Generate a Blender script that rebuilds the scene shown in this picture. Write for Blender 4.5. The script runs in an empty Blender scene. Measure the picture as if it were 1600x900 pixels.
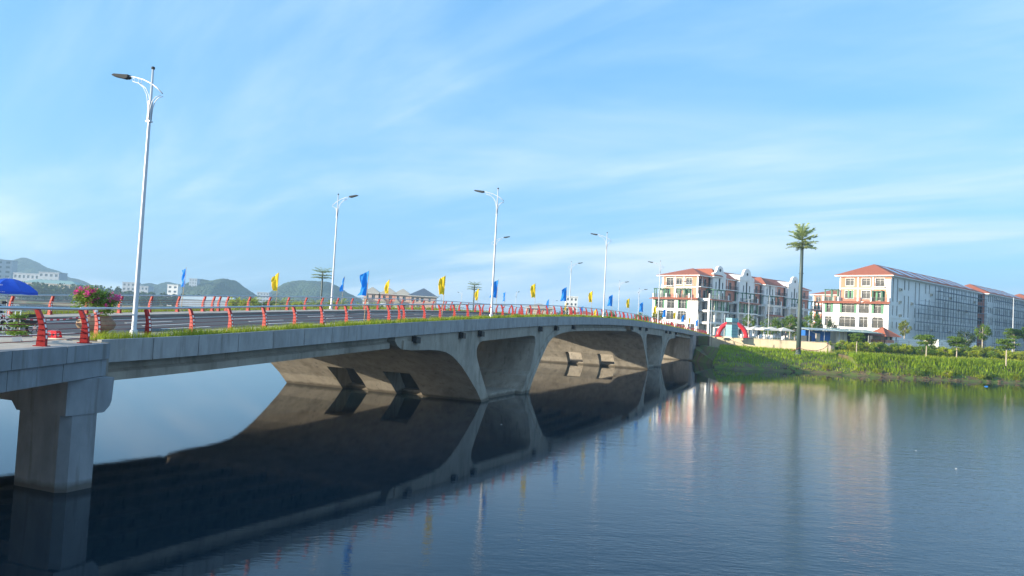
import bpy, math, random
import numpy as np
from mathutils import Vector, Matrix
random.seed(7); np.random.seed(7)
scene = bpy.context.scene
COL = scene.collection
rad = math.radians

# ------------------------------------------------------------------ camera
PITCH, ROLL, EYE = 0.0424, 0.0524, 6.06
cp, sp, cr, sr = math.cos(PITCH), math.sin(PITCH), math.cos(ROLL), math.sin(ROLL)
FWD = Vector((0, cp, sp)); UP0 = Vector((0, -sp, cp)); RT0 = Vector((1, 0, 0))
RT = RT0*cr + UP0*sr; UP = UP0*cr - RT0*sr
cam_d = bpy.data.cameras.new('camera'); cam = bpy.data.objects.new('camera', cam_d); COL.objects.link(cam)
cam_d.sensor_width = 36; cam_d.lens = 1174.4/1600*36; cam_d.clip_start = .1; cam_d.clip_end = 9000
M4 = Matrix((RT, UP, -FWD)).transposed().to_4x4(); M4.translation = Vector((0, 0, EYE)); cam.matrix_world = M4
scene.camera = cam

# ------------------------------------------------------------------ light
SUN_EL, SUN_AZ = rad(13.0), rad(251.0)          # compass azimuth, clockwise from +Y
sdir = Vector((math.sin(SUN_AZ)*math.cos(SUN_EL), math.cos(SUN_AZ)*math.cos(SUN_EL), math.sin(SUN_EL)))
sun_d = bpy.data.lights.new('sun', 'SUN'); sun = bpy.data.objects.new('sun', sun_d); COL.objects.link(sun)
sun_d.energy = 5.0; sun_d.angle = rad(.5); sun_d.color = (1, .85, .64)
sun.rotation_euler = sdir.to_track_quat('Z', 'Y').to_euler(); sun.location = (-60, 0, 60)

world = bpy.data.worlds.new('World'); scene.world = world; world.use_nodes = True
def N(nt, typ, **kw):
    n = nt.nodes.new(typ)
    for k, v in kw.items():
        if k.startswith('i_'):
            key = k[2:]; key = int(key) if key.isdigit() else key.replace('_', ' ')
            n.inputs[key].default_value = v
        else: setattr(n, k, v)
    return n
def L(nt, a, b): nt.links.new(a, b)
wt = world.node_tree; wt.nodes.clear()
sky = N(wt, 'ShaderNodeTexSky', sky_type='NISHITA', sun_disc=False, sun_elevation=SUN_EL, sun_rotation=SUN_AZ,
        altitude=10, air_density=1.0, dust_density=1.6, ozone_density=3.0)
tc = N(wt, 'ShaderNodeTexCoord'); sep = N(wt, 'ShaderNodeSeparateXYZ'); L(wt, tc.outputs['Generated'], sep.inputs[0])
zz = N(wt, 'ShaderNodeMath', operation='ADD', i_1=.10); L(wt, sep.outputs[2], zz.inputs[0])
zm = N(wt, 'ShaderNodeMath', operation='MAXIMUM', i_1=.05); L(wt, zz.outputs[0], zm.inputs[0])
dx = N(wt, 'ShaderNodeMath', operation='DIVIDE'); L(wt, sep.outputs[0], dx.inputs[0]); L(wt, zm.outputs[0], dx.inputs[1])
dy = N(wt, 'ShaderNodeMath', operation='DIVIDE'); L(wt, sep.outputs[1], dy.inputs[0]); L(wt, zm.outputs[0], dy.inputs[1])
cmb = N(wt, 'ShaderNodeCombineXYZ'); L(wt, dx.outputs[0], cmb.inputs[0]); L(wt, dy.outputs[0], cmb.inputs[1])
def cloud(rot, sc, nscale, det, lo, hi, off):
    mp = N(wt, 'ShaderNodeMapping', vector_type='TEXTURE'); mp.inputs['Rotation'].default_value = (0, 0, rot); mp.inputs['Scale'].default_value = sc
    mp.inputs['Location'].default_value = off
    L(wt, cmb.outputs[0], mp.inputs[0])
    nz = N(wt, 'ShaderNodeTexNoise', i_Scale=nscale, i_Detail=det, i_Roughness=.55, i_Distortion=.5); L(wt, mp.outputs[0], nz.inputs['Vector'])
    mr = N(wt, 'ShaderNodeMapRange', interpolation_type='SMOOTHSTEP'); mr.inputs[1].default_value = lo; mr.inputs[2].default_value = hi
    L(wt, nz.outputs[0], mr.inputs[0]); return mr.outputs[0]
c1 = cloud(rad(-46), (4.2, 1.9, 1), 1.0, 7, .38, .68, (3.1, 2.3, 0))
c2 = cloud(rad(-50), (3.0, .50, 1), .9, 8, .46, .78, (8.3, 1.1, 0))
cm = N(wt, 'ShaderNodeMath', operation='MULTIPLY', i_1=.32); L(wt, c2, cm.inputs[0])
ca = N(wt, 'ShaderNodeMath', operation='ADD', use_clamp=True); L(wt, c1, ca.inputs[0]); L(wt, cm.outputs[0], ca.inputs[1])
cf = N(wt, 'ShaderNodeMath', operation='MULTIPLY_ADD', i_1=.45, i_2=.50); L(wt, ca.outputs[0], cf.inputs[0])
tint = N(wt, 'ShaderNodeMix', data_type='RGBA', blend_type='MULTIPLY', clamp_factor=True)
tint.inputs[0].default_value = 1; L(wt, sky.outputs[0], tint.inputs[6]); tint.inputs[7].default_value = (.94, .98, 1.08, 1)
mx = N(wt, 'ShaderNodeMix', data_type='RGBA', blend_type='MIX')
L(wt, cf.outputs[0], mx.inputs[0]); L(wt, tint.outputs[2], mx.inputs[6]); veil = N(wt, 'ShaderNodeMix', data_type='RGBA'); L(wt, ca.outputs[0], veil.inputs[0]); veil.inputs[6].default_value = (.80, 2.45, 4.3, 1); veil.inputs[7].default_value = (3.3, 3.9, 4.4, 1); L(wt, veil.outputs[2], mx.inputs[7])
bg = N(wt, 'ShaderNodeBackground', i_Strength=.13); L(wt, mx.outputs[2], bg.inputs[0])
wo = N(wt, 'ShaderNodeOutputWorld'); L(wt, bg.outputs[0], wo.inputs[0])

vs = scene.view_settings; vs.view_transform = 'Standard'; vs.look = 'None'; vs.exposure = 1.12; vs.gamma = 1; vs.use_curve_mapping = False
scene.cycles.volume_bounces = 0; scene.cycles.max_bounces = 8; scene.cycles.transparent_max_bounces = 8

# ------------------------------------------------------------------ materials
HAZE = 0.00038
MATS = {}
def mat(name, col, rough=.7, var=.12, scale=3.0, bump=0.0, metal=0.0, spec=.4, stain=None, vstretch=1.0, trans=0.0, bscale=None, detail=5, streak=None, wet=False):
    if name in MATS: return MATS[name]
    m = bpy.data.materials.new(name); m.use_nodes = True; nt = m.node_tree; nt.nodes.clear()
    out = N(nt, 'ShaderNodeOutputMaterial'); p = N(nt, 'ShaderNodeBsdfPrincipled')
    p.inputs['Roughness'].default_value = rough; p.inputs['Metallic'].default_value = metal
    p.inputs['Specular IOR Level'].default_value = spec
    g = N(nt, 'ShaderNodeNewGeometry'); mp = N(nt, 'ShaderNodeMapping'); mp.inputs['Scale'].default_value = (1, 1, vstretch)
    L(nt, g.outputs['Position'], mp.inputs[0])
    nz = N(nt, 'ShaderNodeTexNoise', i_Scale=scale, i_Detail=detail, i_Roughness=.6); L(nt, mp.outputs[0], nz.inputs['Vector'])
    mr = N(nt, 'ShaderNodeMapRange'); mr.inputs[1].default_value = .3; mr.inputs[2].default_value = .7
    mr.inputs[3].default_value = 1-var; mr.inputs[4].default_value = 1+var; L(nt, nz.outputs[0], mr.inputs[0])
    mix = N(nt, 'ShaderNodeMix', data_type='RGBA', blend_type='MULTIPLY'); mix.inputs[0].default_value = 1
    mix.inputs[6].default_value = (*col, 1); L(nt, mr.outputs[0], mix.inputs[7]); c = mix.outputs[2]
    if stain:
        scol, sscale, lo, hi, amt = stain
        mp2 = N(nt, 'ShaderNodeMapping'); mp2.inputs['Scale'].default_value = (1, 1, .25); L(nt, g.outputs['Position'], mp2.inputs[0])
        n2 = N(nt, 'ShaderNodeTexNoise', i_Scale=sscale, i_Detail=6, i_Roughness=.65); L(nt, mp2.outputs[0], n2.inputs['Vector'])
        m2 = N(nt, 'ShaderNodeMapRange'); m2.inputs[1].default_value = lo; m2.inputs[2].default_value = hi; m2.inputs[4].default_value = amt
        L(nt, n2.outputs[0], m2.inputs[0])
        x2 = N(nt, 'ShaderNodeMix', data_type='RGBA'); L(nt, m2.outputs[0], x2.inputs[0]); L(nt, c, x2.inputs[6]); x2.inputs[7].default_value = (*scol, 1); c = x2.outputs[2]
    if streak:      # narrow run-down streaks and patchy repairs
        for (fs, zs, lo, hi, colr, amt) in streak:
            mp3 = N(nt, 'ShaderNodeMapping'); mp3.inputs['Scale'].default_value = (fs, fs, zs); L(nt, g.outputs['Position'], mp3.inputs[0])
            n4 = N(nt, 'ShaderNodeTexNoise', i_Scale=1.0, i_Detail=5, i_Roughness=.6); L(nt, mp3.outputs[0], n4.inputs['Vector'])
            m4 = N(nt, 'ShaderNodeMapRange'); m4.inputs[1].default_value = lo; m4.inputs[2].default_value = hi; m4.inputs[4].default_value = amt; L(nt, n4.outputs[0], m4.inputs[0])
            x4 = N(nt, 'ShaderNodeMix', data_type='RGBA'); L(nt, m4.outputs[0], x4.inputs[0]); L(nt, c, x4.inputs[6]); x4.inputs[7].default_value = (*colr, 1); c = x4.outputs[2]
    if wet:         # silt mark left by the water level
        sz = N(nt, 'ShaderNodeSeparateXYZ'); L(nt, g.outputs['Position'], sz.inputs[0])
        n5 = N(nt, 'ShaderNodeTexNoise', i_Scale=1.6, i_Detail=4); L(nt, g.outputs['Position'], n5.inputs['Vector'])
        a5 = N(nt, 'ShaderNodeMath', operation='MULTIPLY_ADD', i_1=-.28); L(nt, n5.outputs[0], a5.inputs[0]); L(nt, sz.outputs[2], a5.inputs[2])
        m5 = N(nt, 'ShaderNodeMapRange'); m5.inputs[1].default_value = .16; m5.inputs[2].default_value = -.02; m5.inputs[4].default_value = .75; L(nt, a5.outputs[0], m5.inputs[0])
        x5 = N(nt, 'ShaderNodeMix', data_type='RGBA'); L(nt, m5.outputs[0], x5.inputs[0]); L(nt, c, x5.inputs[6]); x5.inputs[7].default_value = (.055, .045, .03, 1); c = x5.outputs[2]
    L(nt, c, p.inputs['Base Color'])
    if bump:
        b = N(nt, 'ShaderNodeBump', i_Strength=bump, i_Distance=.02)
        n3 = N(nt, 'ShaderNodeTexNoise', i_Scale=bscale or scale*4, i_Detail=6); L(nt, g.outputs['Position'], n3.inputs['Vector'])
        L(nt, n3.outputs[0], b.inputs['Height']); L(nt, b.outputs[0], p.inputs['Normal'])
    sh = p.outputs[0]
    if trans:
        t = N(nt, 'ShaderNodeBsdfTranslucent'); L(nt, c, t.inputs[0])
        ms = N(nt, 'ShaderNodeMixShader'); ms.inputs[0].default_value = trans; L(nt, p.outputs[0], ms.inputs[1]); L(nt, t.outputs[0], ms.inputs[2]); sh = ms.outputs[0]
    L(nt, sh, out.inputs[0]); MATS[name] = m; return m

def tile_mat(name, col, col2, sx):
    m = bpy.data.materials.new(name); m.use_nodes = True; nt = m.node_tree; p = nt.nodes['Principled BSDF']; p.inputs['Roughness'].default_value = .75
    tcn = N(nt, 'ShaderNodeNewGeometry')
    nz = N(nt, 'ShaderNodeTexNoise', i_Scale=sx, i_Detail=4); L(nt, tcn.outputs['Position'], nz.inputs['Vector'])
    mix = N(nt, 'ShaderNodeMix', data_type='RGBA'); L(nt, nz.outputs[0], mix.inputs[0]); mix.inputs[6].default_value = (*col, 1); mix.inputs[7].default_value = (*col2, 1)
    L(nt, mix.outputs[2], p.inputs['Base Color'])
    b = N(nt, 'ShaderNodeBump', i_Strength=.6, i_Distance=.05); wv = N(nt, 'ShaderNodeTexWave', i_Scale=1.6, i_Distortion=.4); L(nt, tcn.outputs['Position'], wv.inputs['Vector'])
    L(nt, wv.outputs['Fac'], b.inputs['Height']); L(nt, b.outputs[0], p.inputs['Normal']); MATS[name] = m; return m

STK = [(2.6, .22, .56, .74, (.075, .066, .052), .6), (1.1, .9, .60, .72, (.33, .32, .30), .35)]
concrete = mat('concrete', (.31, .285, .24), .85, .20, 1.3, .45, stain=((.10, .085, .065), .55, .52, .78, .75), vstretch=.5, bscale=9, streak=STK, wet=True)
concrete_pale = mat('concrete_pale', (.31, .32, .325), .85, .16, 2.2, .4, stain=((.15, .14, .12), .9, .5, .8, .6), vstretch=.35, bscale=14, streak=[(4.5, .3, .55, .75, (.11, .10, .085), .65), (1.3, 1.2, .60, .70, (.37, .36, .33), .5)])
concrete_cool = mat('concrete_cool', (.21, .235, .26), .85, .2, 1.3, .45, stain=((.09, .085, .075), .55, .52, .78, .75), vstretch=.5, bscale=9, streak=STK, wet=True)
concrete_dark = mat('concrete_dark', (.22, .21, .19), .9, .15, 1.5, .3)
pave = mat('pavement', (.40, .37, .32), .9, .15, 2.5, .2)
asphalt = mat('asphalt', (.055, .057, .062), .8, .2, 1.2, .3, bscale=60)
paint_w = mat('road_paint', (.72, .72, .70), .7, .1)
red_paint = mat('red_paint', (.31, .007, .008), .5, .16, 6, spec=.3)
red_rod = mat('red_rod_paint', (.22, .015, .015), .5, .15, 6)
steel = mat('galvanised_steel', (.50, .53, .56), .38, .08, 5, metal=.75)
white_metal = mat('white_metal', (.50, .54, .59), .35, .05, 4, metal=.1)
glint_w = mat('glint_white', (.85, .83, .80), .3, .05)
black_m = mat('black_metal', (.015, .016, .018), .45, .2)
soil = mat('soil', (.09, .065, .04), .95, .3, 2)
grass_m = mat('grass_blade', (.30, .38, .03), .6, .35, 1.5, trans=.45, spec=.2)
grass_b = mat('bank_grass', (.25, .36, .02), .65, .45, .5, trans=.42, spec=.2)
hedge_m = mat('hedge_leaf', (.36, .42, .035), .6, .45, .6, trans=.45, spec=.2)
leaf_m = mat('tree_leaf', (.14, .23, .028), .55, .4, .8, trans=.38, spec=.25)
leaf_b = mat('bush_leaf', (.16, .27, .035), .5, .4, 6, trans=.4, spec=.3)
leaf_d = mat('dark_leaf', (.05, .085, .022), .55, .4, .8, trans=.3, spec=.25)
leaf_y = mat('yellow_leaf', (.22, .26, .04), .55, .35, .8, trans=.4, spec=.2)
far_leaf = mat('far_leaf', (.07, .11, .03), .8, .5, .12, trans=.2, spec=.1)
palm_m = mat('palm_frond', (.42, .50, .20), .5, .3, 1.5, trans=.4)
bark = mat('bark', (.22, .18, .14), .9, .25, 5)
bark_pale = mat('pale_bark', (.42, .37, .31), .9, .2, 5)
flower_m = mat('pink_petals', (.72, .06, .34), .5, .25, 9, trans=.35)
terra = mat('planter_stone', (.29, .20, .13), .85, .22, 5, .4, stain=((.16, .11, .07), 2.5, .5, .8, .7))
flag_blue = mat('blue_flag', (.015, .30, .88), .55, .08, 3, trans=.5, spec=.3)
flag_yel = mat('yellow_flag', (.90, .66, .02), .55, .08, 3, trans=.5, spec=.3)
bamboo = mat('flag_pole', (.42, .33, .20), .6, .15, 8)
white_wall = mat('white_wall', (.76, .78, .79), .8, .05, .5, stain=((.50, .48, .45), .25, .55, .85, .35))
orange_wall = mat('orange_wall', (.58, .25, .165), .8, .06, .6)
salmon_wall = mat('salmon_wall', (.66, .30, .22), .8, .06, .6)
pink_wall = mat('pink_wall', (.60, .44, .38), .8, .06, .6)
cream_wall = mat('cream_wall', (.62, .56, .46), .85, .08, .5)
grey_wall = mat('grey_wall', (.36, .41, .47), .85, .08, .3)
trim_w = mat('white_trim', (.78, .79, .79), .7, .04)
glass_m = mat('window_glass', (.028, .036, .042), .12, .25, .4, spec=.6)
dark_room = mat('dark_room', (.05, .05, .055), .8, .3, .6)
green_sh = mat('green_shutter', (.03, .20, .10), .5, .1)
green_post = mat('green_timber', (.03, .14, .09), .55, .1)
rail_dk = mat('balcony_iron', (.05, .06, .065), .5, .1)
tile_red = tile_mat('roof_tile', (.29, .085, .045), (.37, .125, .07), 1.5)
tile_grey = tile_mat('grey_tile', (.36, .33, .27), (.44, .41, .35), 1.5)
slate = tile_mat('slate_tile', (.07, .10, .15), (.10, .14, .19), 1.0)
solar = mat('solar_panel', (.10, .16, .30), .18, .15, 2, spec=.7)
scaf_m = mat('scaffold_steel', (.20, .24, .29), .6, .15, metal=.3)
board_m = mat('scaffold_board', (.20, .25, .31), .8, .2)
teal_p = mat('teal_cladding', (.20, .40, .45), .55, .08)
red_vinyl = mat('red_vinyl', (.66, .035, .05), .35, .06)
canvas = mat('white_canvas', (.80, .77, .70), .8, .05, trans=.25)
blue_tarp = mat('blue_sheet', (.02, .13, .45), .5, .12)
pale_metal = mat('pale_metal_roof', (.42, .50, .52), .45, .1)
green_metal = mat('green_metal_roof', (.22, .34, .31), .5, .1)
umb_blue = mat('parasol_blue', (.015, .10, .66), .5, .06, trans=.3)
plastic_r = mat('red_plastic', (.70, .02, .03), .35, .05)
mono_m = mat('green_mast_paint', (.055, .085, .08), .5, .12, 1.2)
wall_buff = mat('buff_wall', (.50, .43, .31), .9, .14, .7, .2, stain=((.24, .21, .16), .5, .52, .8, .6))
mud = mat('mud', (.11, .08, .05), .95, .35, 1.0, .4)
lamp_dark = mat('lamp_grey', (.045, .05, .055), .85, .1, spec=.1)
rubber = mat('rubber', (.02, .02, .02), .8, .1)
chrome = mat('chrome', (.6, .6, .62), .15, .05, metal=1)
skin_m = mat('skin', (.45, .27, .19), .6, .05)
cloth_d = mat('dark_clothing', (.03, .035, .05), .85, .15)
cloth_w = mat('white_clothing', (.7, .7, .7), .85, .1)
hose_m = mat('red_hose', (.35, .06, .05), .5, .1)
hair_m = mat('black_hair', (.01, .01, .01), .6, .1)

# ------------------------------------------------------------------ mesh helpers
class MB:
    def __init__(s): s.v = []; s.f = []
    def add(s, vs, fs):
        o = len(s.v); s.v += [tuple(p) for p in vs]; s.f += [tuple(i+o for i in q) for q in fs]; return s
    def box(s, x0, x1, y0, y1, z0, z1):
        return s.add([(x0,y0,z0),(x1,y0,z0),(x1,y1,z0),(x0,y1,z0),(x0,y0,z1),(x1,y0,z1),(x1,y1,z1),(x0,y1,z1)],
                     [(0,3,2,1),(4,5,6,7),(0,1,5,4),(1,2,6,5),(2,3,7,6),(3,0,4,7)])
    def prism(s, poly, a, b, ax='y'):
        """extrude a 2-D polygon from a to b along axis ax (poly coords are the other two axes in order)"""
        n = len(poly)
        def P(p, t): return (p[0], t, p[1]) if ax == 'y' else ((t, p[0], p[1]) if ax == 'x' else (p[0], p[1], t))
        return s.add([P(p, a) for p in poly]+[P(p, b) for p in poly],
                     [tuple(range(n)), tuple(range(2*n-1, n-1, -1))]+[(i, i+n, (i+1) % n+n, (i+1) % n) for i in range(n)])
    def tube(s, pts, r, seg=8, cap=True):
        pts = [Vector(p) for p in pts]; n = len(pts); rs = r if isinstance(r, (list, tuple)) else [r]*n; o = len(s.v)
        prev = None
        for i, p in enumerate(pts):
            t = (pts[min(i+1, n-1)]-pts[max(i-1, 0)]).normalized()
            if prev is None: u = t.cross(Vector((0, 0, 1)) if abs(t.z) < .9 else Vector((1, 0, 0))).normalized()
            else: u = (prev-t*prev.dot(t)).normalized()
            prev = u; w = t.cross(u)
            for k in range(seg):
                a = 2*math.pi*k/seg; s.v.append(tuple(p+(u*math.cos(a)+w*math.sin(a))*rs[i]))
        for i in range(n-1):
            for k in range(seg):
                a, b = o+i*seg+k, o+i*seg+(k+1) % seg; s.f.append((a, b, b+seg, a+seg))
        if cap: s.f.append(tuple(o+k for k in range(seg-1, -1, -1))); s.f.append(tuple(o+(n-1)*seg+k for k in range(seg)))
        return s
    def lathe(s, prof, cx=0, cy=0, seg=24, wob=0):
        o = len(s.v); n = len(prof)
        for (r, z) in prof:
            for k in range(seg):
                a = 2*math.pi*k/seg; q = r*(1+wob*math.cos(a*8)); s.v.append((cx+q*math.cos(a), cy+q*math.sin(a), z))
        for i in range(n-1):
            for k in range(seg): s.f.append((o+i*seg+k, o+i*seg+(k+1) % seg, o+(i+1)*seg+(k+1) % seg, o+(i+1)*seg+k))
        s.f.append(tuple(o+k for k in range(seg-1, -1, -1))); s.f.append(tuple(o+(n-1)*seg+k for k in range(seg))); return s
    def mesh(s, name, m, smooth=False):
        me = bpy.data.meshes.new(name); me.from_pydata(s.v, [], s.f); me.update()
        if m: me.materials.append(m)
        if smooth: me.polygons.foreach_set('use_smooth', [True]*len(me.polygons))
        return me
    def build(s, name, m, parent=None, loc=(0,0,0), rz=0, smooth=False, **tags):
        return link(name, s.mesh(name, m, smooth), parent, loc, rz, **tags)
def link(name, me, parent=None, loc=(0,0,0), rz=0, label=None, cat=None, group=None, kind=None):
    o = bpy.data.objects.new(name, me); COL.objects.link(o); o.location = loc; o.rotation_euler = (0, 0, rz)
    if parent: o.parent = parent
    tag(o, label, cat, group, kind); return o
def tag(o, label=None, cat=None, group=None, kind=None):
    if label: o['label'] = label
    if cat: o['category'] = cat
    if group: o['group'] = group
    if kind: o['kind'] = kind
    return o
def thing(name, label, cat, loc=(0,0,0), rz=0, group=None): return link(name, None, None, loc, rz, label, cat, group)
def copy_tree(o, parent=None):
    c = o.copy(); COL.objects.link(c); c.parent = parent
    for ch in o.children: copy_tree(ch, c)
    return c
def dup(o, loc, rz=0, scale=1, label=None, group=None):
    c = copy_tree(o); c.location = loc; c.rotation_euler = (0, 0, rz); c.scale = (scale,)*3
    if label: c['label'] = label
    if group: c['group'] = group
    return c
def npmesh(name, V, F, m):
    """fast mesh from numpy arrays; F is (n,k)"""
    me = bpy.data.meshes.new(name); V = np.asarray(V, np.float32); F = np.asarray(F, np.int32); k = F.shape[1]
    me.vertices.add(len(V)); me.vertices.foreach_set('co', V.ravel())
    me.loops.add(F.size); me.loops.foreach_set('vertex_index', F.ravel())
    me.polygons.add(len(F)); me.polygons.foreach_set('loop_start', np.arange(0, F.size, k, dtype=np.int32))
    me.update(calc_edges=True); me.materials.append(m); return me
def leaf_mesh(name, C, size, m, up=.35, aspect=.55, rng=None):
    """one small quad leaf per centre, random tilt biased upward"""
    rng = rng or np.random.default_rng(3); n = len(C); C = np.asarray(C, float)
    nr = rng.normal(size=(n, 3)); nr[:, 2] = np.abs(nr[:, 2])+up; nr /= np.linalg.norm(nr, axis=1)[:, None]
    a = rng.normal(size=(n, 3)); u = np.cross(nr, a); u /= np.linalg.norm(u, axis=1)[:, None]; w = np.cross(nr, u)
    sz = (np.asarray(size)*rng.uniform(.6, 1.3, n))[:, None]
    V = np.stack([C-u*sz, C-w*sz*aspect, C+u*sz, C+w*sz*aspect], 1).reshape(-1, 3)
    return npmesh(name, V, np.arange(4*n).reshape(n, 4), m)
def blade_mesh(name, B, h, w, m, lean=.4, rng=None):
    """bent grass blades: a quad with a triangle-like tip"""
    rng = rng or np.random.default_rng(5); n = len(B); B = np.asarray(B, float)
    a = rng.uniform(0, 2*np.pi, n); d = np.stack([np.cos(a), np.sin(a), 0*a], 1); sd = np.stack([-np.sin(a), np.cos(a), 0*a], 1)
    h = (np.asarray(h)*rng.uniform(.5, 1.25, n))[:, None]; w = np.asarray(w)*np.ones((n, 1)); ln = rng.uniform(.1, 1, (n, 1))*lean
    zv = np.array([[0, 0, 1.]])
    mid = B+zv*h*.6+d*h*ln*.35; tip = B+zv*h+d*h*ln
    V = np.stack([B-sd*w, B+sd*w, mid+sd*w*.7, mid-sd*w*.7, tip+sd*w*.12, tip-sd*w*.12], 1).reshape(-1, 3)
    i = np.arange(n)[:, None]*6
    F = np.concatenate([i+[[0, 1, 2, 3]], i+[[3, 2, 4, 5]]])
    return npmesh(name, V, F, m)

# ------------------------------------------------------------------ bridge frame: local X along the bridge, local Y away from the camera
TH = .388; BRZ = math.pi/2-TH
Dv = Vector((math.sin(TH), math.cos(TH), 0)); Nv = Vector((-math.cos(TH), math.sin(TH), 0))
def B(s, n, z=0): return Dv*s+Nv*n+Vector((0, 0, z))
ZT = [(-30,4.55),(0,4.58),(15,4.58),(20,4.66),(28,5.05),(34,5.34),(40,5.61),(47,5.90),(55,6.21),(65,6.53),(75,6.75),(85,6.85),(95,6.86),(105,6.76),(120,6.47),(135,6.10),(150,5.66),(163,5.22),(178,4.92),(200,4.85),(400,4.85)]
def zl(s):
    for (a, za), (b, zb) in zip(ZT, ZT[1:]):
        if a <= s <= b: return za+(zb-za)*(s-a)/(b-a)
    return 4.55
def zd(s): return sum(zl(s+k) for k in (-3, -1.5, 0, 1.5, 3))/5

# ================================================================== SETTING: water, ground, hills
wm = bpy.data.materials.new('lake_water'); wm.use_nodes = True; nt = wm.node_tree; p = nt.nodes['Principled BSDF']
p.inputs['Base Color'].default_value = (.006, .019, .029, 1); p.inputs['Roughness'].default_value = .02; p.inputs['IOR'].default_value = 1.33
p.inputs['Specular IOR Level'].default_value = .5
g = N(nt, 'ShaderNodeNewGeometry')
def wn(scale, sx, sy, rot, det):
    mp = N(nt, 'ShaderNodeMapping'); mp.inputs['Scale'].default_value = (sx, sy, 1); mp.inputs['Rotation'].default_value = (0, 0, rot); L(nt, g.outputs['Position'], mp.inputs[0])
    n_ = N(nt, 'ShaderNodeTexNoise', i_Scale=scale, i_Detail=det, i_Roughness=.55); L(nt, mp.outputs[0], n_.inputs['Vector']); return n_.outputs[0]
w1 = wn(5.0, .55, 1.3, rad(20), 4); w2 = wn(1.1, .5, 1.3, rad(-8), 3); patch = wn(.035, 1, 1.6, 0, 2)
# wind-sheltered (calm) behind and under the bridge, ruffled in the open on the near side
spx = N(nt, 'ShaderNodeVectorMath', operation='DOT_PRODUCT'); L(nt, g.outputs['Position'], spx.inputs[0]); spx.inputs[1].default_value = tuple(Nv)
pj = N(nt, 'ShaderNodeMath', operation='MULTIPLY_ADD', i_1=14.0, i_2=-7.0); L(nt, patch, pj.inputs[0])
pa = N(nt, 'ShaderNodeMath', operation='ADD'); L(nt, spx.outputs['Value'], pa.inputs[0]); L(nt, pj.outputs[0], pa.inputs[1])
calm = N(nt, 'ShaderNodeMapRange', interpolation_type='SMOOTHSTEP'); calm.inputs[1].default_value = 14; calm.inputs[2].default_value = 1; calm.inputs[3].default_value = .05; calm.inputs[4].default_value = 1
L(nt, pa.outputs[0], calm.inputs[0])
amp = N(nt, 'ShaderNodeMath', operation='MULTIPLY', i_1=.14); spy = N(nt, 'ShaderNodeSeparateXYZ'); L(nt, g.outputs['Position'], spy.inputs[0])
fade = N(nt, 'ShaderNodeMapRange', interpolation_type='SMOOTHSTEP'); fade.inputs[1].default_value = 45; fade.inputs[2].default_value = 112; fade.inputs[3].default_value = 1; fade.inputs[4].default_value = .10
L(nt, spy.outputs[1], fade.inputs[0])
cfm = N(nt, 'ShaderNodeMath', operation='MULTIPLY'); L(nt, calm.outputs[0], cfm.inputs[0]); L(nt, fade.outputs[0], cfm.inputs[1]); L(nt, cfm.outputs[0], amp.inputs[0])
hs = N(nt, 'ShaderNodeMath', operation='MULTIPLY_ADD', i_1=1.6); L(nt, w2, hs.inputs[0]); L(nt, w1, hs.inputs[2])
bp = N(nt, 'ShaderNodeBump', i_Distance=.10); L(nt, hs.outputs[0], bp.inputs['Height']); L(nt, amp.outputs[0], bp.inputs['Strength'])
L(nt, bp.outputs[0], p.inputs['Normal'])
mb = MB(); mb.add([(-1500,-60,0),(900,-60,0),(900,1400,0),(-1500,1400,0)], [(0,1,2,3)]); mb.build('water', wm, kind='structure')

ground_m = mat('dry_ground', (.24, .19, .11), .95, .3, .08, stain=((.08, .12, .03), .05, .45, .6, .9))
shoreX = [(-232,600),(-118,300),(-78,195),(-40,180),(0,166),(15,157.5),(24,154),(31,150.5),(33.2,149),(33.9,124),(36,121.6),(41,122.6),(48,123),(57,121.5),(65,121.5),(74,122),(86,124.5),(110,127),(140,131),(300,150)]
def shore(x):
    for (a, ya), (b, yb) in zip(shoreX, shoreX[1:]):
        if a <= x <= b: return ya+(yb-ya)*(x-a)/(b-a)
    return shoreX[0][1] if x < 0 else shoreX[-1][1]
def wall_y(x): return 150+(135.6-150)*(x-40.3)/(57.5-40.3)
PROF_W = [(-6,-1.5),(-.6,-.15),(.2,.22),(.8,.55),(2.5,1.1),(6,2.05),(10,2.75),(13,3.0),(40,3.0)]
PROF_R = [(-6,-1.5),(-.6,-.15),(.2,.22),(.6,.5),(1.6,.9),(3.2,2.2),(4.6,2.85),(8,3.05),(12,3.5),(18,4.6),(23,4.9),(60,4.9),(900,4.9)]
def lerp(T, x):
    if x <= T[0][0]: return T[0][1]
    for (a, ya), (b, yb) in zip(T, T[1:]):
        if x <= b: return ya+(yb-ya)*(x-a)/(b-a)
    return T[-1][1]
def gz(x, y):
    z = gz0(x, y)
    if 33.0 < x < 42 and y < 150.2: z = min(z, -1.0+(x-.2675*y)*2.2)      # the bank stops short of the bridge's end wall
    return z
def gz0(x, y):
    t = y-shore(x)
    if 33.2 < x < 57.3:
        return lerp(PROF_W, t) if y < min(wall_y(x), 150.2)+.4 else 4.85
    if x <= 33.2: return lerp([(-6,-1.5),(0,-.1),(.8,.5),(6,2.6),(14,4.7),(30,4.9),(900,4.9)], t)
    return lerp(PROF_R, t)
xs = sorted(set(list(range(-232,28,8))+[28,30,31.5,32.6,33.2,33.55,33.9,34.4]+[35+i*1.5 for i in range(15)]+[57.25,57.3]+[58+2*i for i in range(24)]+[110+8*i for i in range(12)]+[300,600,1200]))
ts = [-6,-3,-1.2,-.6,0,.2,.5,.8,1.2,1.6,2.2,2.6,3.2,4,4.6,6,7,8,9,10,12,13]
V = []; F = []
nx = len(xs)
rows = []
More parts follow.
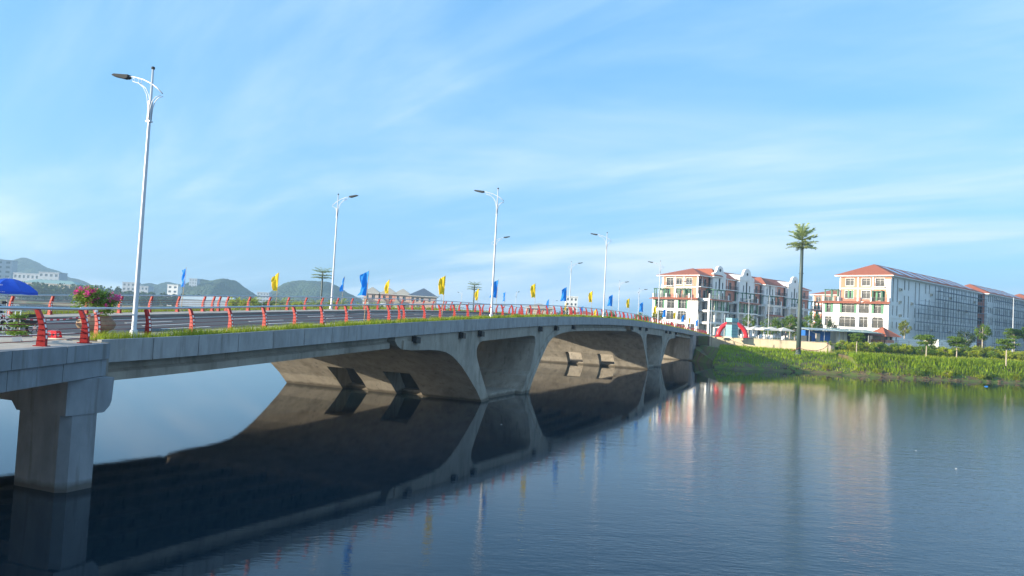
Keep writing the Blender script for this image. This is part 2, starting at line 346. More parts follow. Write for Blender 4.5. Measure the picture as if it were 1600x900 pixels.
for x in xs:
    sy = shore(x); col = []
    wy = wall_y(x) if 33.2 < x < 57.3 else None
    tl = ts+[15,18,20,23,26,30,36,42,60,100,200,500,1300]
    for t in tl:
        y = sy+t
        if wy is not None and t >= 13:
            # pack rows around the retaining wall so that its face is vertical
            k = tl.index(t); y = [max(sy+13.2, wy-1.5), wy+.05, wy+.35][k-22] if k-22 < 3 else max(y, wy+.4+k*.02)
            z = min(gz(x, y), 3.0) if k-22 < 2 else 4.85
            if k-22 >= 2 and x < 40.3 and y < 150: z = gz(x, y)
            col.append((x, y, z)); continue
        col.append((x, y, gz(x, y)+random.uniform(-.05, .05)*(0 < t < 13)))
    rows.append(col)
ny = len(rows[0])
for c in rows: V += c
for i in range(nx-1):
    for j in range(ny-1): F.append((i*ny+j, (i+1)*ny+j, (i+1)*ny+j+1, i*ny+j+1))
gm = mat('bank_earth', (.125, .085, .05), .95, .4, .7, .5, stain=((.10, .16, .02), .5, .40, .58, .9))
me = bpy.data.meshes.new('ground'); me.from_pydata(V, [], F); me.materials.append(gm); me.update(); link('ground', me, kind='structure')

# far shore across the lake on the left
mb = MB(); fx = list(range(-1400, 40, 40))
tops = [(0,-.3),(2,.8),(10,1.6),(40,2.6),(400,3.5),(1500,4)]
for x in fx:
    for t, z in tops: mb.v.append((x, 572+6*math.sin(x*.03)+t, z))
k = len(tops)
for i in range(len(fx)-1):
    for j in range(k-1): mb.f.append((i*k+j, (i+1)*k+j, (i+1)*k+j+1, i*k+j+1))
mb.build('far_shore', ground_m, kind='structure')

hill_m = mat('hill_forest', (.035, .065, .028), .95, .55, .05, 1.0, stain=((.13, .12, .09), .03, .64, .8, .6), bscale=.2, detail=8)
hill_m.node_tree.nodes['Bump'].inputs['Distance'].default_value = 6
def hill(pts, y0, depth, seed, sub=3):
    rng = np.random.default_rng(seed); x0, x1 = pts[0][0], pts[-1][0]; nx_, ny_ = 90, 22; V = []; F = []
    ph = rng.uniform(0, 6, 12)
    for i in range(nx_+1):
        x = x0+(x1-x0)*i/nx_; h = lerp(pts, x)
        for j in range(ny_+1):
            v = -1+2*j/ny_; fall = max(0, 1-abs(v)**1.7)
            nz = sum(math.sin(x*.05*(1.7**k)+ph[k]+v*3*(k+1))*math.cos(v*5*(1.4**k)+ph[k+5])/(1.6**k) for k in range(5))
            V.append((x+nz*2*(1-fall), y0+v*depth, max(-1, h*fall+nz*1.3*min(1, fall*2)*(abs(v) > .05)-1*(fall < .03))+rng.uniform(-.7, .7)))
    for i in range(nx_):
        for j in range(ny_): a = i*(ny_+1)+j; F.append((a, a+ny_+1, a+ny_+2, a+1))
    me = bpy.data.meshes.new('hill'); me.from_pydata(V, [], F); me.materials.append(hill_m); me.polygons.foreach_set('use_smooth', [True]*len(F)); me.update()
    return link('hill', me, kind='structure')
hill([(-1600,30),(-1500,60),(-1465,66.6),(-1416,93),(-1382,98),(-1360,96),(-1351,88),(-1312,74),(-1200,20)], 2000, 220, 1)
hill([(-1100,2),(-1046,16.7),(-1015,40),(-997,62.7),(-988,70.8),(-973,79.3),(-957,72.4),(-940,62),(-923,60),(-907,49.5),(-894,44),(-879,43.3),(-868,35),(-855,20),(-835,3)], 1500, 160, 2)
hill([(-800,2),(-758,15),(-737,33),(-721,42.6),(-706,37),(-687,45.7),(-670,42.7),(-651,38.7),(-625,28.5),(-590,3)], 1500, 120, 3)
hill([(-520,0),(-495,10.7),(-482,23.6),(-468,33.7),(-456,41.8),(-440,40.3),(-425,43.9),(-412,43),(-401,35.3),(-388,28.5),(-374,20.8),(-359,13),(-338,0)], 1100, 110, 4)
hill([(-412,0),(-405,12.4),(-396,23),(-387,38),(-376,48),(-362,52),(-341,53.6),(-320,53.8),(-304,53),(-289,46),(-275,37),(-254,28.8),(-238,21),(-215,0)], 1250, 110, 5)

# ================================================================== BRIDGE
bridge = thing('road_bridge', 'long low arched grey concrete road bridge on splayed V-shaped piers crossing the lake', 'bridge', (0,0,0), BRZ)
NF, FF = 22.35, 39.95      # near and far outer faces of the edge panels
PN, PF = 22.5, 39.8        # near and far faces of the piers
def strip(name, prof, s0, s1, m, parent, step=2.0, **tags):
    """sweep a closed (n, dz) section along the deck line"""
    n = max(1, int((s1-s0)/step)); mb = MB(); k = len(prof)
    for i in range(n+1):
        s = s0+(s1-s0)*i/n; z = zd(s)
        for a, b in prof: mb.v.append((s, a, z+b))
    for i in range(n):
        for j in range(k): mb.f.append((i*k+j, i*k+(j+1) % k, (i+1)*k+(j+1) % k, (i+1)*k+j))
    mb.f.append(tuple(range(k-1, -1, -1))); mb.f.append(tuple(n*k+j for j in range(k)))
    o = mb.build(name, m, parent, **tags)
    if parent is None: o.rotation_euler = (0, 0, BRZ)
    return o
SE = 176.0
strip('deck_slab', [(NF+.19,-.10),(NF+.19,-.60),(NF+.9,-.74),(FF-.9,-.74),(FF-.19,-.60),(FF-.19,-.10),(36.2,-.14),(36.15,-.34),(25.25,-.34),(25.2,-.14)], 18.2, SE, concrete, bridge)
# precast edge panels, one object each
s = 18.35; first = True
while s < SE-.5:
    e = min(s+2.17, SE); mb = MB(); j = random.uniform(-.007, .007); gp = .03
    for q in (s+gp/2, e-gp/2):
        z = zd(q); mb.v += [(q, NF+j, z-.76), (q, NF+.2, z-.72), (q, NF+.2, z+.02), (q, NF+j, z+.02)]
    mb.f = [(0,1,2,3),(7,6,5,4),(0,4,5,1),(1,5,6,2),(2,6,7,3),(3,7,4,0)]
    mb.build('fascia_panel', concrete_pale, bridge); s = e
strip('far_fascia', [(FF-.2,-.72),(FF,-.76),(FF,.02),(FF-.2,.02)], 18.35, SE, concrete_pale, bridge)
# girders of the suspended spans
for (a, b) in ((18.25, 37.55), (71.35, 95.1), (131.6, 148.4)):
    for k in range(7):
        n0 = 22.75+k*(39.0-22.75)/6
        strip('girder', [(n0,-1.45),(n0+.7,-1.45),(n0+.7,-1.16),(n0+.52,-1.06),(n0+.52,-.735),(n0+.18,-.735),(n0+.18,-1.06),(n0,-1.16)], a, b, concrete, bridge)
# V piers
OUT2 = [(51.6,-1.3),(50.1,0.),(49.1,.9),(48.4,1.4),(47.85,1.8),(46.6,2.63),(45.75,3.1),(44.9,3.48),(44.0,3.74),(43.0,3.86),(41.6,3.93),(39.6,3.93),(38.5,4.0),(38.0,4.2),(37.7,4.5)]
INL2 = [(53.0,-1.3),(51.7,0),(50.95,.9),(50.55,1.4),(50.2,1.8),(49.35,2.9),(49.05,3.4),(49.0,3.75),(49.12,4.05),(49.45,4.3),(49.9,4.42)]
INR2 = [(60.2,4.82),(60.75,4.75),(61.0,4.5),(61.05,4.15),(60.75,3.2),(60.0,1.8),(59.35,1.4),(59.1,.9),(58.2,0),(57.3,-1.3)]
OUTR2 = [(58.9,-1.3),(59.8,0),(60.45,.9),(60.95,1.4),(61.4,1.8),(62.3,2.7),(63.3,3.55),(64.2,4.2),(65.2,4.62),(66.4,4.87),(68.1,5.08),(70.5,5.25),(71.1,5.38),(71.3,5.6)]
OPEN = [(27.2,29.5),(32.0,34.4)]
def pier(ds, kz, flip):
    c = 54.6
    def T(p):
        s, z = p
        if flip: s = 2*c-s
        s2 = s+ds
        zz = z if z < 1.9 else 1.8+(z-1.8)*kz(s2)
        return (s2, zz)
    out, inl, inr, outr = ([T(p) for p in q] for q in (OUT2, INL2, INR2, OUTR2))
    pr = link('pier', None, bridge)
    up = lambda q: [p for p in q if p[1] >= 1.79]
    lo = lambda q: [p for p in q if p[1] <= 1.81]
    tops = lambda a, b: [(a+(b-a)*i/8, zd(a+(b-a)*i/8)-.745) for i in range(9)]
    o, l, r, q = up(out), up(inl), up(inr), up(outr)
    poly = o+tops(o[-1][0], q[-1][0])+q[::-1]+r[::-1]+l[::-1]
    MB().prism(poly, PN, PF).build('upper_frame', concrete, pr)
    lo_l = lo(out)[::-1]+lo(inl); lo_r = lo(inr)+lo(outr)
    segs = [(PN, OPEN[0][0]), (OPEN[0][1], OPEN[1][0]), (OPEN[1][1], PF)]
    for po, first in ((lo_l if not flip else lo_r, True), (lo_r if not flip else lo_l, False)):
        mb = MB()
        for a, b in (segs if first else [(PN, PF)]): mb.prism([(x, min(z, 1.8)) for x, z in po], a, b)
        mb.build('leg_wall', concrete, pr)
    if not flip:
        for a, b in ((26.6, 31.0), (31.5, 37.5)): MB().box(51.95, 52.2, a, b, .345, 4.3).build('shade_panel', concrete_dark, pr)  # added panels that block the sun and keep the leg openings dark
    s0 = min(inl[1][0], inr[-2][0]); s1 = max(inl[1][0], inr[-2][0])
    MB().box(s0-.9, s1+.9, PN+.55, PF-.5, -1, .34).build('pile_cap', concrete, pr)
    def rib(curve, w, side):
        mb = MB(); n = len(curve); off = []
        for i, pnt in enumerate(curve):
            a, b = Vector(curve[max(0, i-1)]), Vector(curve[min(n-1, i+1)]); t = (b-a).normalized(); nn = Vector((-t.y, t.x))*side
            off.append((pnt[0]+nn.x*w, pnt[1]+nn.y*w))
        for i in range(n-1):
            mb.prism([curve[i], curve[i+1], off[i+1], off[i]], PN-.11, PN+.002)
        mb.build('edge_rib', concrete, pr)
    sd = -1 if not flip else 1
    rib(out[:-2], .52, sd); rib(outr[:-2], .52, -sd)
    rib(inl, .26, sd*1.0) if False else None
pier(0, lambda s: 1.0, False)
pier(58.4, lambda s: (zd(s)-.745-1.8)/(zd(s-58.4+(2*(54.6-(s-58.4))))-.745-1.8), True)
# first pier beside the planter: capped columns under the joint
pr = link('pier', None, bridge, label='rectangular column pier with corbelled cap at the near end')
mb = MB(); mb.prism([(21.32,2.38),(23.55,2.38),(24.0,2.85),(29.0,2.85),(29.5,2.38),(31.5,2.38),(32.0,2.85),(37.2,2.85),(37.6,2.38),(39.6,2.38),(39.6,3.5),(21.32,3.5)], 16.45, 17.75, 'x')
mb.prism([(17.75,2.38),(17.82,2.40),(18.0,2.58),(18.06,2.75),(18.1,3.5),(17.75,3.5)], 21.32, 39.6)
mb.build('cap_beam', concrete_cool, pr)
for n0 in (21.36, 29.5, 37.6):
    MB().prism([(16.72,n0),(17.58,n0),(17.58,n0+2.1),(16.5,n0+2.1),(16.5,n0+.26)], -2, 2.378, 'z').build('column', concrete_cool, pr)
# abutment at the far end
ab = link('abutment', None, bridge)
MB().box(148.6, 151, PN+.35, PF, -1.5, zd(149)-.76).build('abutment_wall', concrete, ab)
MB().box(148.3, 152.2, PN-.25, PN+.34, -1.5, zd(151)-.78).build('corner_column', concrete_pale, ab)
zt = zd(165)-.80
MB().prism([(152.21,-1.5),(153.6,-1.5),(153.6,1.6),(155,2.7),(158,3.4),(162,3.35),(166,2.8),(170,1.6),(170,-1.5),(176,-1.5),(176,zd(176)-.8),(165,zt),(152.21,zd(152)-.8)], PN+.1, PN+.5).build('wing_wall', concrete, ab)
MB().box(152.3, 176, 25.4, 25.9, -1.5, 4.0).build('back_wall', concrete_dark, ab)
# approach deck at the near end, splayed outward
mb = MB(); az = [(18.15,21.92),(8.2,16.95),(-6,10.2),(-30,6.5),(-30,46),(18.15,46)]
mb.prism([(a, b) for a, b in az], 3.75, 4.57, 'z'); mb.build('approach_slab', concrete_dark, bridge)
ed = [(18.17,21.92),(8.2,16.95),(-6,10.2)]
for (z0, z1, w) in ((4.08, 4.585, .16), (3.52, 4.06, .08)):
    mb = MB()
    for (a, b) in zip(ed, ed[1:]):
        t = (Vector(a)-Vector(b)).normalized(); nn = Vector((t.y, -t.x))
        L_ = (Vector(a)-Vector(b)).length; k = max(1, int(L_/2.4))
        for i in range(k):
            pa_ = Vector(b).lerp(Vector(a), (i+.006)/k); pb_ = Vector(b).lerp(Vector(a), (i+.994)/k)
            mb.prism([tuple(pa_-nn*.25), tuple(pb_-nn*.25), tuple(pb_+nn*w), tuple(pa_+nn*w)], z0, z1, 'z')
    mb.build('approach_edge_beam', concrete_cool, bridge)
# return face at the step between the two decks
MB().box(18.02, 18.36, 21.95, 23.3, 3.2, 4.6).build('joint_wall', concrete_dark, bridge)

# carriageway, pavements, grass verge
strip('road', [(25.24,-.22),(36.16,-.22),(36.16,-.30),(25.24,-.30)], 18.0, 196, asphalt, None, kind='structure')
for nm, a, b in (('pavement', 23.5, 25.22), ('pavement', 36.18, 38.75)):
    strip(nm, [(a,-.02),(b,-.02),(b,-.30),(a,-.30)], 18.0, 196, pave, None, kind='structure')
strip('kerb', [(25.06,-.012),(25.235,-.012),(25.235,-.28),(25.06,-.28)], 18.0, 196, concrete, None, kind='structure')
strip('kerb', [(36.165,-.012),(36.36,-.012),(36.36,-.28),(36.165,-.28)], 18.0, 196, concrete_dark, None, kind='structure')
def mark(n0, w, s0, s1):
    return strip('road_marking', [(n0,-.212),(n0+w,-.212),(n0+w,-.219),(n0,-.219)], s0, s1, paint_w, None, kind='structure')
mark(25.75, .16, 18, 190); mark(35.5, .16, 18, 190)
s = 19
while s < 130:
    for n0 in (28.6, 30.8, 33.0): mark(n0, .15, s+(n0-28)*.4, s+(n0-28)*.4+3)
    s += 7.5
for a, b in ((22.55, 23.49), (38.76, 39.74)):
    strip('verge_soil', [(a,-.03),(b,-.03),(b,-.2),(a,-.2)], 18.4, SE, soil, None, kind='structure')
MB().prism([(18.0,22.0),(8.0,17.0),(-6,10.3),(-28,6.8),(-28,45),(18.0,45)], 4.572, 4.58, 'z').build('approach_pavement', pave, kind='structure').rotation_euler = (0, 0, BRZ)
mb = MB(); mb.prism([(17.98,25.4),(-28,25.4),(-28,36),(17.98,36)], 4.584, 4.588, 'z'); mb.build('approach_road', asphalt, kind='structure').rotation_euler = (0,0,BRZ)
rng = np.random.default_rng(11)
def verge(n0, n1, num, s0, s1, h, name):
    u = rng.uniform(0, 1, num); s = s0*(s1/s0)**u; n = rng.uniform(n0, n1, num)
    dens = .5+.5*np.sin(s*1.7)*np.sin(s*.6+1)
    keep = rng.uniform(0, 1, num) < .45+.55*dens; s, n = s[keep], n[keep]
    P = np.array([B(a, b, zd(a)-.03) for a, b in zip(s, n)]); wd = .006*(s/20)**.8
    me = blade_mesh(name, P, .20+.09*np.sin(s*.9)**2, wd[:, None], grass_m, .8, rng); me.transform(Matrix.Identity(4))
    link(name, me, kind='stuff', label=None)
verge(22.5, 23.55, 30000, 18.5, 176, h=.25, name='verge_grass')
verge(38.75, 39.75, 11000, 24, 170, h=.25, name='verge_grass')

# ------------------------------------------------------------------ railings
def post_mesh(sg):
    prof = [(-.12,0),(.10,0),(.085,.3),(.065,.55),(.10,.72),(.165,.9),(.20,1.0),(.11,1.02),(.05,.9),(-.03,.72),(-.09,.5),(-.115,.25)]
    mb = MB(); mb.prism([(a*sg, b) for a, b in prof], -.062, .062, 'x'); mb.box(-.11, .11, -.17, .15, 0, .03)
    for z in (.16, .31, .46, .61, .76):      # clamp collars where the rods pass
        c = lerp([(0,0),(.5,-.01),(.72,.04),(.9,.11)], z)*sg; mb.box(-.075, .075, c-.035, c+.035, z-.02, z+.02)
    return mb.mesh('post', red_paint)
def glint_mesh(sg):  # white plates standing in for sun glints on the post edges
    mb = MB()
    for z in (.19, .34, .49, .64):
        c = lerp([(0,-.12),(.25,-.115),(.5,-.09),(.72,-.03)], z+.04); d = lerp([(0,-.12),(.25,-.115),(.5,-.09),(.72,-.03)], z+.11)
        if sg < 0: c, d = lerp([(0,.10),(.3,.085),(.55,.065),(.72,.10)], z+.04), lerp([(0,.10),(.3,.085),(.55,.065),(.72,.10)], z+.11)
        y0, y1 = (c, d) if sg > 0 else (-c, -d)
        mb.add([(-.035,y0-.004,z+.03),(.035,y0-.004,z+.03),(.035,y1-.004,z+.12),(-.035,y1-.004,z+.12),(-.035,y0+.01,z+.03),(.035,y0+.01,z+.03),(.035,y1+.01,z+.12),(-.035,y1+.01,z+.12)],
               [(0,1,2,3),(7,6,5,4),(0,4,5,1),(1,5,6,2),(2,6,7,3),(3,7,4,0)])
    return mb.mesh('glint_plate', glint_w)
def railing(n0, sg, s0, s1, label, start):
    r = thing('bridge_railing', label, 'railing', (0,0,0), BRZ)
    pm, rm = post_mesh(sg), glint_mesh(sg); s = start
    joints = [40.2, 74.2, 97.2, 133.0]; dbl = set()
    plist = []
    while s < s1: plist.append(s); s += 2.17
    for j in joints:
        plist = [q for q in plist if abs(q-j) > .9]+[j-.28, j+.28]
    for q in plist:
        po = link('post', pm, r, (q, n0, zd(q)-.03)); rf = link('glint_plate', rm, po, kind='stuff')
    ss = [s0+(s1-s0)*i/90 for i in range(91)]
    for z in (.16, .31, .46, .61, .76):
        c = lerp([(0,0),(.5,-.01),(.72,.04),(.9,.11)], z)*sg
        MB().tube([(a, n0+c, zd(a)+z-.03) for a in ss], .008, 5).build('rod', red_rod, r)
    MB().tube([(a, n0+.155*sg, zd(a)+1.03) for a in ss], .042, 8).build('handrail', steel, r, smooth=True)
    return r
near_rail = railing(23.62, 1, 18.6, 178, 'near-side bridge railing of curved red posts with grey steel handrail', 19.2)
far_rail = railing(38.35, -1, 14, 178, 'far-side bridge railing of curved red posts beyond the carriageway', 15.2)
# approach railing along the splayed edge
r = thing('bridge_railing', 'short splayed red-post railing at the left end beside the planter', 'railing', (0,0,0), BRZ)
pm, rm = bpy.data.meshes['post'], bpy.data.meshes['glint_plate']
e0, e1 = Vector((17.45, 22.02)), Vector((8.0, 17.3)); tt = (e1-e0).normalized(); ang = math.atan2(tt.y, tt.x)+math.pi
nn = Vector((-math.sin(ang), math.cos(ang)))
for d in (.0, 2.55, 5.1, 7.65):
    q = e0+tt*d; po = link('post', pm, r, (q.x, q.y, 4.575), ang); po.scale = (1.15, 1.15, 1.06); link('glint_plate', rm, po, kind='stuff')
for z in (.17, .33, .49, .65, .80):
    c = lerp([(0,0),(.5,-.01),(.72,.04),(.9,.11)], z)
    MB().tube([(*(e0-tt*.3+nn*c), 4.575+z), (*(e0+tt*11+nn*c), 4.575+z)], .013, 6).build('rod', red_rod, r)
MB().tube([(*(e0-tt*1.6+nn*.165), 4.70+1.02), (*(e0+nn*.165), 4.575+1.10), (*(e0+tt*11+nn*.165), 4.575+1.10)], .045, 8).build('handrail', steel, r, smooth=True)

# ------------------------------------------------------------------ street lamps on the bridge
def make_lamp(label):
    t = thing('street_lamp', label, 'street lamp', group='tall white street lamps on the bridge')
    mb = MB(); mb.tube([(0,0,0),(0,0,.02),(0,0,2),(0,0,8),(0,0,10)], [.098,.09,.082,.056,.036], 12); mb.build('pole', white_metal, t, smooth=True)
    mb = MB(); mb.box(-.2, .2, -.2, .2, 0, .035); mb.lathe([(.15,.035),(.13,.28),(.118,.3)], seg=12); mb.build('base_plate', steel, t)
    MB().lathe([(.056,9.97),(.066,9.98),(.066,10.05),(.03,10.07)], seg=10).build('cap', black_m, t)
    arc = [(0,-.56,9.02),(0,-.25,9.27),(0,0,9.42),(0,.45,9.62),(0,.9,9.74),(0,1.25,9.80)]
    MB().tube(arc, [.022,.026,.026,.024,.022,.02], 8).build('arm', white_metal, t, smooth=True)
    mb = MB()
    for x in (-.055, .055):
        mb.tube([(x,.03,8.05),(x,.07,8.6),(x,.16,9.0),(x,.36,9.3),(x,.62,9.48),(x,.92,9.56)], .014, 6)
        mb.tube([(x,-.03,8.05),(x,-.06,8.5),(x,-.15,8.75),(x,-.3,8.89),(x,-.52,8.93)], .014, 6)
    for y, z, rr in ((.62,9.57,.09),(.95,9.64,.06)):
        mb.tube([(0,y+rr*math.cos(a*math.pi/6),z+rr*math.sin(a*math.pi/6)) for a in range(13)], .009, 5)
    mb.build('scroll_bracket', white_metal, t, smooth=True)
    mb = MB(); mb.box(-.085,.085,-.085,.085,7.98,8.03); mb.box(-.09,.09,-.02,.02,8.03,8.75); mb.build('bracket_collar', white_metal, t)
    mb = MB(); mb.prism([(1.18,9.72),(1.3,9.70),(1.98,9.86),(2.02,9.90),(1.9,9.93),(1.3,9.85),(1.18,9.84)], -.10, .10, 'x'); h = mb.build('lamp_head', lamp_dark, t)
    mb = MB(); mb.prism([(1.34,9.703),(1.92,9.84),(1.915,9.825),(1.35,9.69)], -.08, .08, 'x'); mb.build('diffuser', lamp_dark, h)
    return t
lab_n = ['nearest and tallest-looking white street lamp on the near verge beside the planter', 'white street lamp on the near verge in the middle of the bridge', 'white street lamp on the near verge past the crest of the bridge', 'white street lamp on the near verge at the far bridge end by the left hotel', 'white street lamp on the near verge in front of the left hotel corner']
lab_f = ['white street lamp on the far verge in front of the flat-topped hill', 'white street lamp on the far verge just behind the middle near-verge lamp', 'white street lamp on the far verge left of the far crest lamp', 'white street lamp on the far verge behind the dipping end of the railing', 'far-verge white street lamp nearest the land end']
lp = None
for i, (s, lb) in enumerate(zip((20.33, 52.75, 85.16, 117.6, 150), lab_n)):
    o = make_lamp(lb) if lp is None else dup(lp, (0,0,0), 0, 1, lb); lp = lp or o
    o.location = B(s, 23.15, zd(s)-.02); o.rotation_euler = (0, 0, BRZ)
for i, (s, lb) in enumerate(zip((54.3, 88.8, 121.3, 155.1, 174.0), lab_f)):
    dup(lp, B(s, 38.95, zd(s)-.02), BRZ+math.pi, 1, lb)

# ------------------------------------------------------------------ flags
def flag_cloth(w, h, drop, tail, seed, m):
    rg = random.Random(seed); nx_, nz_ = 9, 12; mb = MB(); p1, p2 = rg.uniform(0, 6), rg.uniform(0, 6)
    for i in range(nx_+1):
        u = i/nx_
        for j in range(nz_+1):
            v = j/nz_; top = -drop*u**1.3; bot = -h+tail*math.sin(u*3.1)
            z = top+(bot-top)*v; x = w*u*(1-.25*v*math.sin(p1))*(1-.12*math.sin(v*5+p1))
            y = (.15*math.sin(u*7+v*3.2+p1)+.08*math.sin(u*13-v*5+p2)+.03*math.sin(u*21+v*9))*(.25+.75*u)*(.6+v*.5)
            mb.v.append((-x, y, z))
    for i in range(nx_):
        for j in range(nz_): a = i*(nz_+1)+j; mb.f.append((a, a+nz_+1, a+nz_+2, a+1))
    return mb.mesh('cloth', m, True)
cl = {c: [flag_cloth(w, h, d, t, k+(0 if c == 'b' else 9), flag_blue if c == 'b' else flag_yel) for k, (w, h, d, t) in enumerate(((.46,1.45,.30,.05),(.42,1.4,.45,-.16),(.40,1.35,.22,.1),(.52,1.38,.36,-.08),(.34,1.42,.55,.12)))] for c in 'by'}
polem = MB().tube([(0,0,0),(0,0,3.02)], [.02,.013], 6).mesh('pole', bamboo)
def flag(s, n, c, k, label, lean, group, hh=1.0, rz=0):
    t = thing('flag', label, 'flag', B(s, n, zd(s)), 0, group); t.rotation_euler = (lean[0], lean[1], rz); t.scale = (1, 1, hh)
    link('pole', polem, t); link('cloth', cl[c][k % 5], t, (0, 0, 2.97)); return t
ordn = ['first', 'second', 'third', 'fourth', 'fifth', 'sixth', 'seventh', 'eighth', 'ninth', 'tenth', 'eleventh', 'twelfth', 'thirteenth', 'fourteenth', 'fifteenth', 'sixteenth', 'seventeenth']
cnt = {'b': 0, 'y': 0}; nearc = 'bybybybybybybybyby'
for k in range(15):
    # stations with an even spacing along the near railing
    s = 36.2+9.2*k if k < 1 else 36.6+9.05*k
    c = nearc[k]; lb = f"{'blue' if c=='b' else 'yellow'} flag hanging limp on the near railing, {ordn[cnt[c]]} {'blue' if c=='b' else 'yellow'} one from the left"; cnt[c] += 1
    flag(s, 23.70, c, k*7+k//2, lb, (random.uniform(-.04, .04), random.uniform(-.03, .05)), 'flags along the near railing', 1.0, random.uniform(-.5, .3))
cnt = {'b': 0, 'y': 0}
for k, (s, c) in enumerate([(37.3,'b'),(46.5,'y'),(55.0,'b'),(62.5,'y'),(83,'y'),(91.5,'b'),(109,'b'),(118,'y'),(127,'b'),(136,'y')]):
    lb = f"{'blue' if c=='b' else 'yellow'} flag hanging limp on the far railing, {ordn[cnt[c]]} {'blue' if c=='b' else 'yellow'} one from the left"; cnt[c] += 1
    flag(s, 38.45, c, k+2, lb, (random.uniform(-.04, .04), random.uniform(.03, .09)), 'flags along the far railing', .96, random.uniform(-.9, -.3))

# ------------------------------------------------------------------ floodlights under the deck edge
fl = None
locs = ['at the left tip of the first V pier', 'left of the first V pier neck', 'above the first V pier neck', 'left one above the right leg of the first V pier', 'right one above the right leg of the first V pier', 'at the right tip of the first V pier',
        'at the left tip of the second V pier', 'left of the second V pier neck', 'above the second V pier neck', 'left one above the right leg of the second V pier', 'right one above the right leg of the second V pier', 'at the right tip of the second V pier']
for s, lb in zip((39.9, 46.2, 49.3, 61.8, 66.1, 71.4, 96.6, 101.6, 105.8, 120.9, 124.3, 129.8), locs):
    lab = 'black floodlight '+lb
    if fl is None:
        fl = thing('floodlight', lab, 'floodlight', group='black floodlights under the bridge edge')
        mb = MB(); mb.prism([(-.30,-.17),(.24,-.23),(.26,.13),(-.24,.2)], -.30, -.03); mb.box(-.3,-.24,-.33,-.0,-.2,.2); mb.build('housing', black_m, fl)
        mb = MB(); mb.box(.0,.05,-.03,.3,-.12,.26); mb.box(-.05,.1,.05,.3,.2,.26); mb.build('bracket', black_m, fl)
        MB().box(.245,.262,-.27,-.06,-.16,.08).build('lens', glass_m, fl); o = fl
    else: o = dup(fl, (0,0,0), 0, 1, lab)
    o.location = B(s, PN-.02, zd(s)-1.02); o.rotation_euler = (0, 0, BRZ+random.uniform(-.15, .15))

# ================================================================== things at the near end of the deck
# planter with a bougainvillea
pl = thing('planter', 'big round carved stone planter pot behind the first railing posts', 'planter', B(20.30, 25.05, 4.62)); pl.scale = (.95, .95, .85)
MB().lathe([(.30,0),(.46,.02),(.46,.09),(.38,.14),(.40,.22),(.62,.36),(.70,.52),(.68,.66),(.56,.80),(.50,.86),(.54,.90),(.53,.93),(.46,.93),(.45,.86)], seg=40, wob=.045).build('pot', terra, pl, smooth=True)
MB().lathe([(.01,.90),(.44,.90),(.44,.85),(.01,.85)], seg=20).build('soil', soil, pl)
bt = thing('bougainvillea', 'bushy green bougainvillea with pink blossoms growing in the stone planter', 'plant', B(20.30, 25.05, 5.42))
mb = MB(); mb.tube([(0,0,-.05),(.03,0,.2),(-.02,.03,.42),(.05,0,.62)], [.07,.055,.05,.035], 8)
for i in range(9):
    a = i*.7+.3; R_ = random.uniform(.35, .8); zt_ = random.uniform(.45, 1.0)
    mb.tube([(0,0,.15+.04*(i % 4)),(R_*.35*math.cos(a),R_*.35*math.sin(a),.38),(R_*math.cos(a),R_*math.sin(a),zt_)], [.028,.022,.008], 6)
mb.build('trunk', bark, bt)
rg = np.random.default_rng(21); C = []; FL = []
for i in range(46):
    a = rg.uniform(0, 6.28); rr = .70*math.sqrt(rg.uniform(0, 1)); z = .60+.34*rg.uniform(-1, 1)*math.sqrt(max(0, 1-(rr/.8)**2))+.10*math.sin(a*3)
    c = np.array([rr*math.cos(a), rr*math.sin(a), z]); C.append(c+rg.normal(size=(125, 3))*[.115,.115,.10])
    if i % 2 == 0 and z > .4 or i % 5 == 0: FL.append(c+np.array([math.cos(a)*.14, math.sin(a)*.14, .10])+rg.normal(size=(52, 3))*[.062,.062,.055])
cu = np.array(RT)*-1.0     # the long shoot reaching left
C += [np.array([t*cu[0]*.95, t*cu[1]*.95, .24+.05*math.sin(t*5)])+rg.normal(size=(20, 3))*.05 for t in np.linspace(.5, 1.05, 7)]
C = np.concatenate(C); link('crown', leaf_mesh('crown', C, .046, leaf_b, rng=rg), bt)
link('blossoms', leaf_mesh('blossoms', np.concatenate(FL), .036, flower_m, aspect=.8, rng=rg), bt)
link('planter_grass', blade_mesh('planter_grass', np.array([[.42*math.cos(a)*q, .42*math.sin(a)*q, .90] for a, q in zip(rg.uniform(0, 6.28, 700), np.sqrt(rg.uniform(0, 1, 700)))]), .09, .006, grass_m, 1.0, rg), pl)

